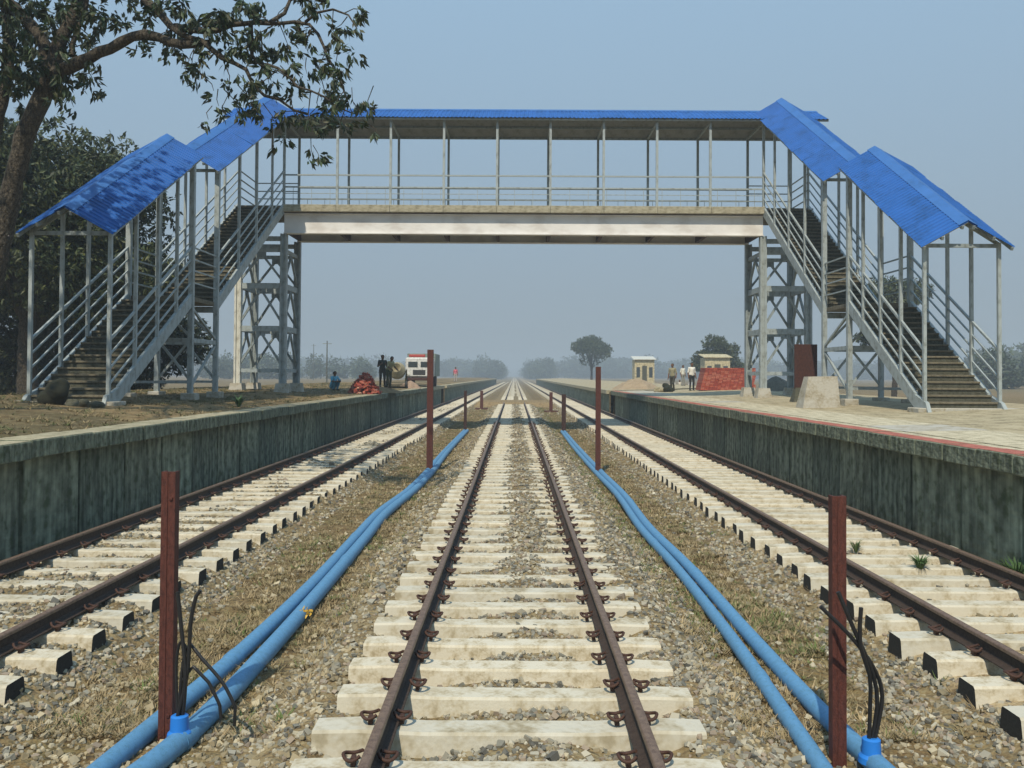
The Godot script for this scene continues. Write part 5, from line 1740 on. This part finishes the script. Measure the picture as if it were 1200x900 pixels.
	person("worker in dark clothes standing left of the concrete mixer", V(-7.15, 1.63, 46.2), 0.4, {"lw": Vector3(0.12, 1.25, 0.22), "rw": Vector3(-0.12, 1.25, 0.22)}, Color(0.025, 0.03, 0.025), Color(0.03, 0.03, 0.028))
	person("worker in a khaki shirt bending towards the concrete mixer", V(-6.75, 1.60, 45.8), 0.9, {"chest": Vector3(0, 1.26, 0.14), "neck": Vector3(0, 1.40, 0.18), "head": Vector3(0, 1.54, 0.24), "ls": Vector3(0.18, 1.36, 0.15), "rs": Vector3(-0.18, 1.36, 0.15), "lw": Vector3(0.2, 0.98, 0.42), "rw": Vector3(-0.2, 0.98, 0.42), "le": Vector3(0.24, 1.12, 0.2), "re": Vector3(-0.24, 1.12, 0.2)}, Color(0.34, 0.31, 0.18), Color(0.05, 0.055, 0.03))
	mixer(V(-6.95, 1.49, 50.5))
	truck(V(-7.6, py(-7.6, 68.0) - 0.02, 68.0))
	person("person in light blue crouching on the left platform", V(-9.4, py(-9.4, 44.5), 44.5), 0.8, {"hip": Vector3(0, 0.22, -0.12), "chest": Vector3(0, 0.58, 0.0), "neck": Vector3(0, 0.72, 0.02), "head": Vector3(0, 0.86, 0.06), "ls": Vector3(0.18, 0.68, 0.02), "rs": Vector3(-0.18, 0.68, 0.02), "le": Vector3(0.26, 0.48, 0.16), "re": Vector3(-0.26, 0.48, 0.16), "lw": Vector3(0.12, 0.46, 0.34), "rw": Vector3(-0.12, 0.46, 0.34), "lk": Vector3(0.14, 0.52, 0.28), "rk": Vector3(-0.14, 0.52, 0.28), "la": Vector3(0.12, 0.08, 0.1), "ra": Vector3(-0.12, 0.08, 0.1)}, Color(0.12, 0.40, 0.55), Color(0.10, 0.30, 0.42))
	person("distant person in a pink and red shirt on the far left platform", V(-6.9, 1.5, 100.0), 0.2, {}, Color(0.55, 0.14, 0.18), Color(0.4, 0.36, 0.34), 0.035)
	sack("dark_bundle", "dark upright bundle at the foot of the left stairs", V(-10.95, py(-10.95, 20.2) - 0.04, 20.2), Vector3(0.42, 0.66, 0.4), M.olive, 5, 33)
	sack("dark_bundle", "long dark low bundle lying before the left stairs", V(-10.1, py(-10.1, 20.0) - 0.04, 20.0), Vector3(1.0, 0.26, 0.4), M.dark_conc, 5, 34)
	rng.seed = 51
	weed("weed_plant", "small green plant near the left platform edge", V(-7.75, py(-7.75, 24.0) - 0.03, 24.0), 0.42, 90, Color(0.05, 0.11, 0.03))
	weed("weed_plant", "green weed tuft between the right rails, by the farther rail", V(5.35, -0.26, 11.3), 0.24, 150, Color(0.07, 0.13, 0.035))
	weed("weed_plant", "small weed between the right rails, second from the tuft", V(4.95, -0.24, 12.4), 0.2, 50, Color(0.06, 0.10, 0.03))
	weed("weed_plant", "tiny weed between the right rails, farthest left of the three", V(4.72, -0.24, 12.6), 0.2, 44, Color(0.06, 0.10, 0.03))
	weed("weed_plant", "green weeds at the foot of the right platform wall", V(6.52, -0.42, 11.1), 0.42, 220, Color(0.05, 0.10, 0.03))
	pole("utility pole in the field left of the workers", -33.0, 150.0, 8.0, 0.2)
	pole("slim pole in the field just right of the left tower", -66.0, 280.0, 12.0, 0.2)
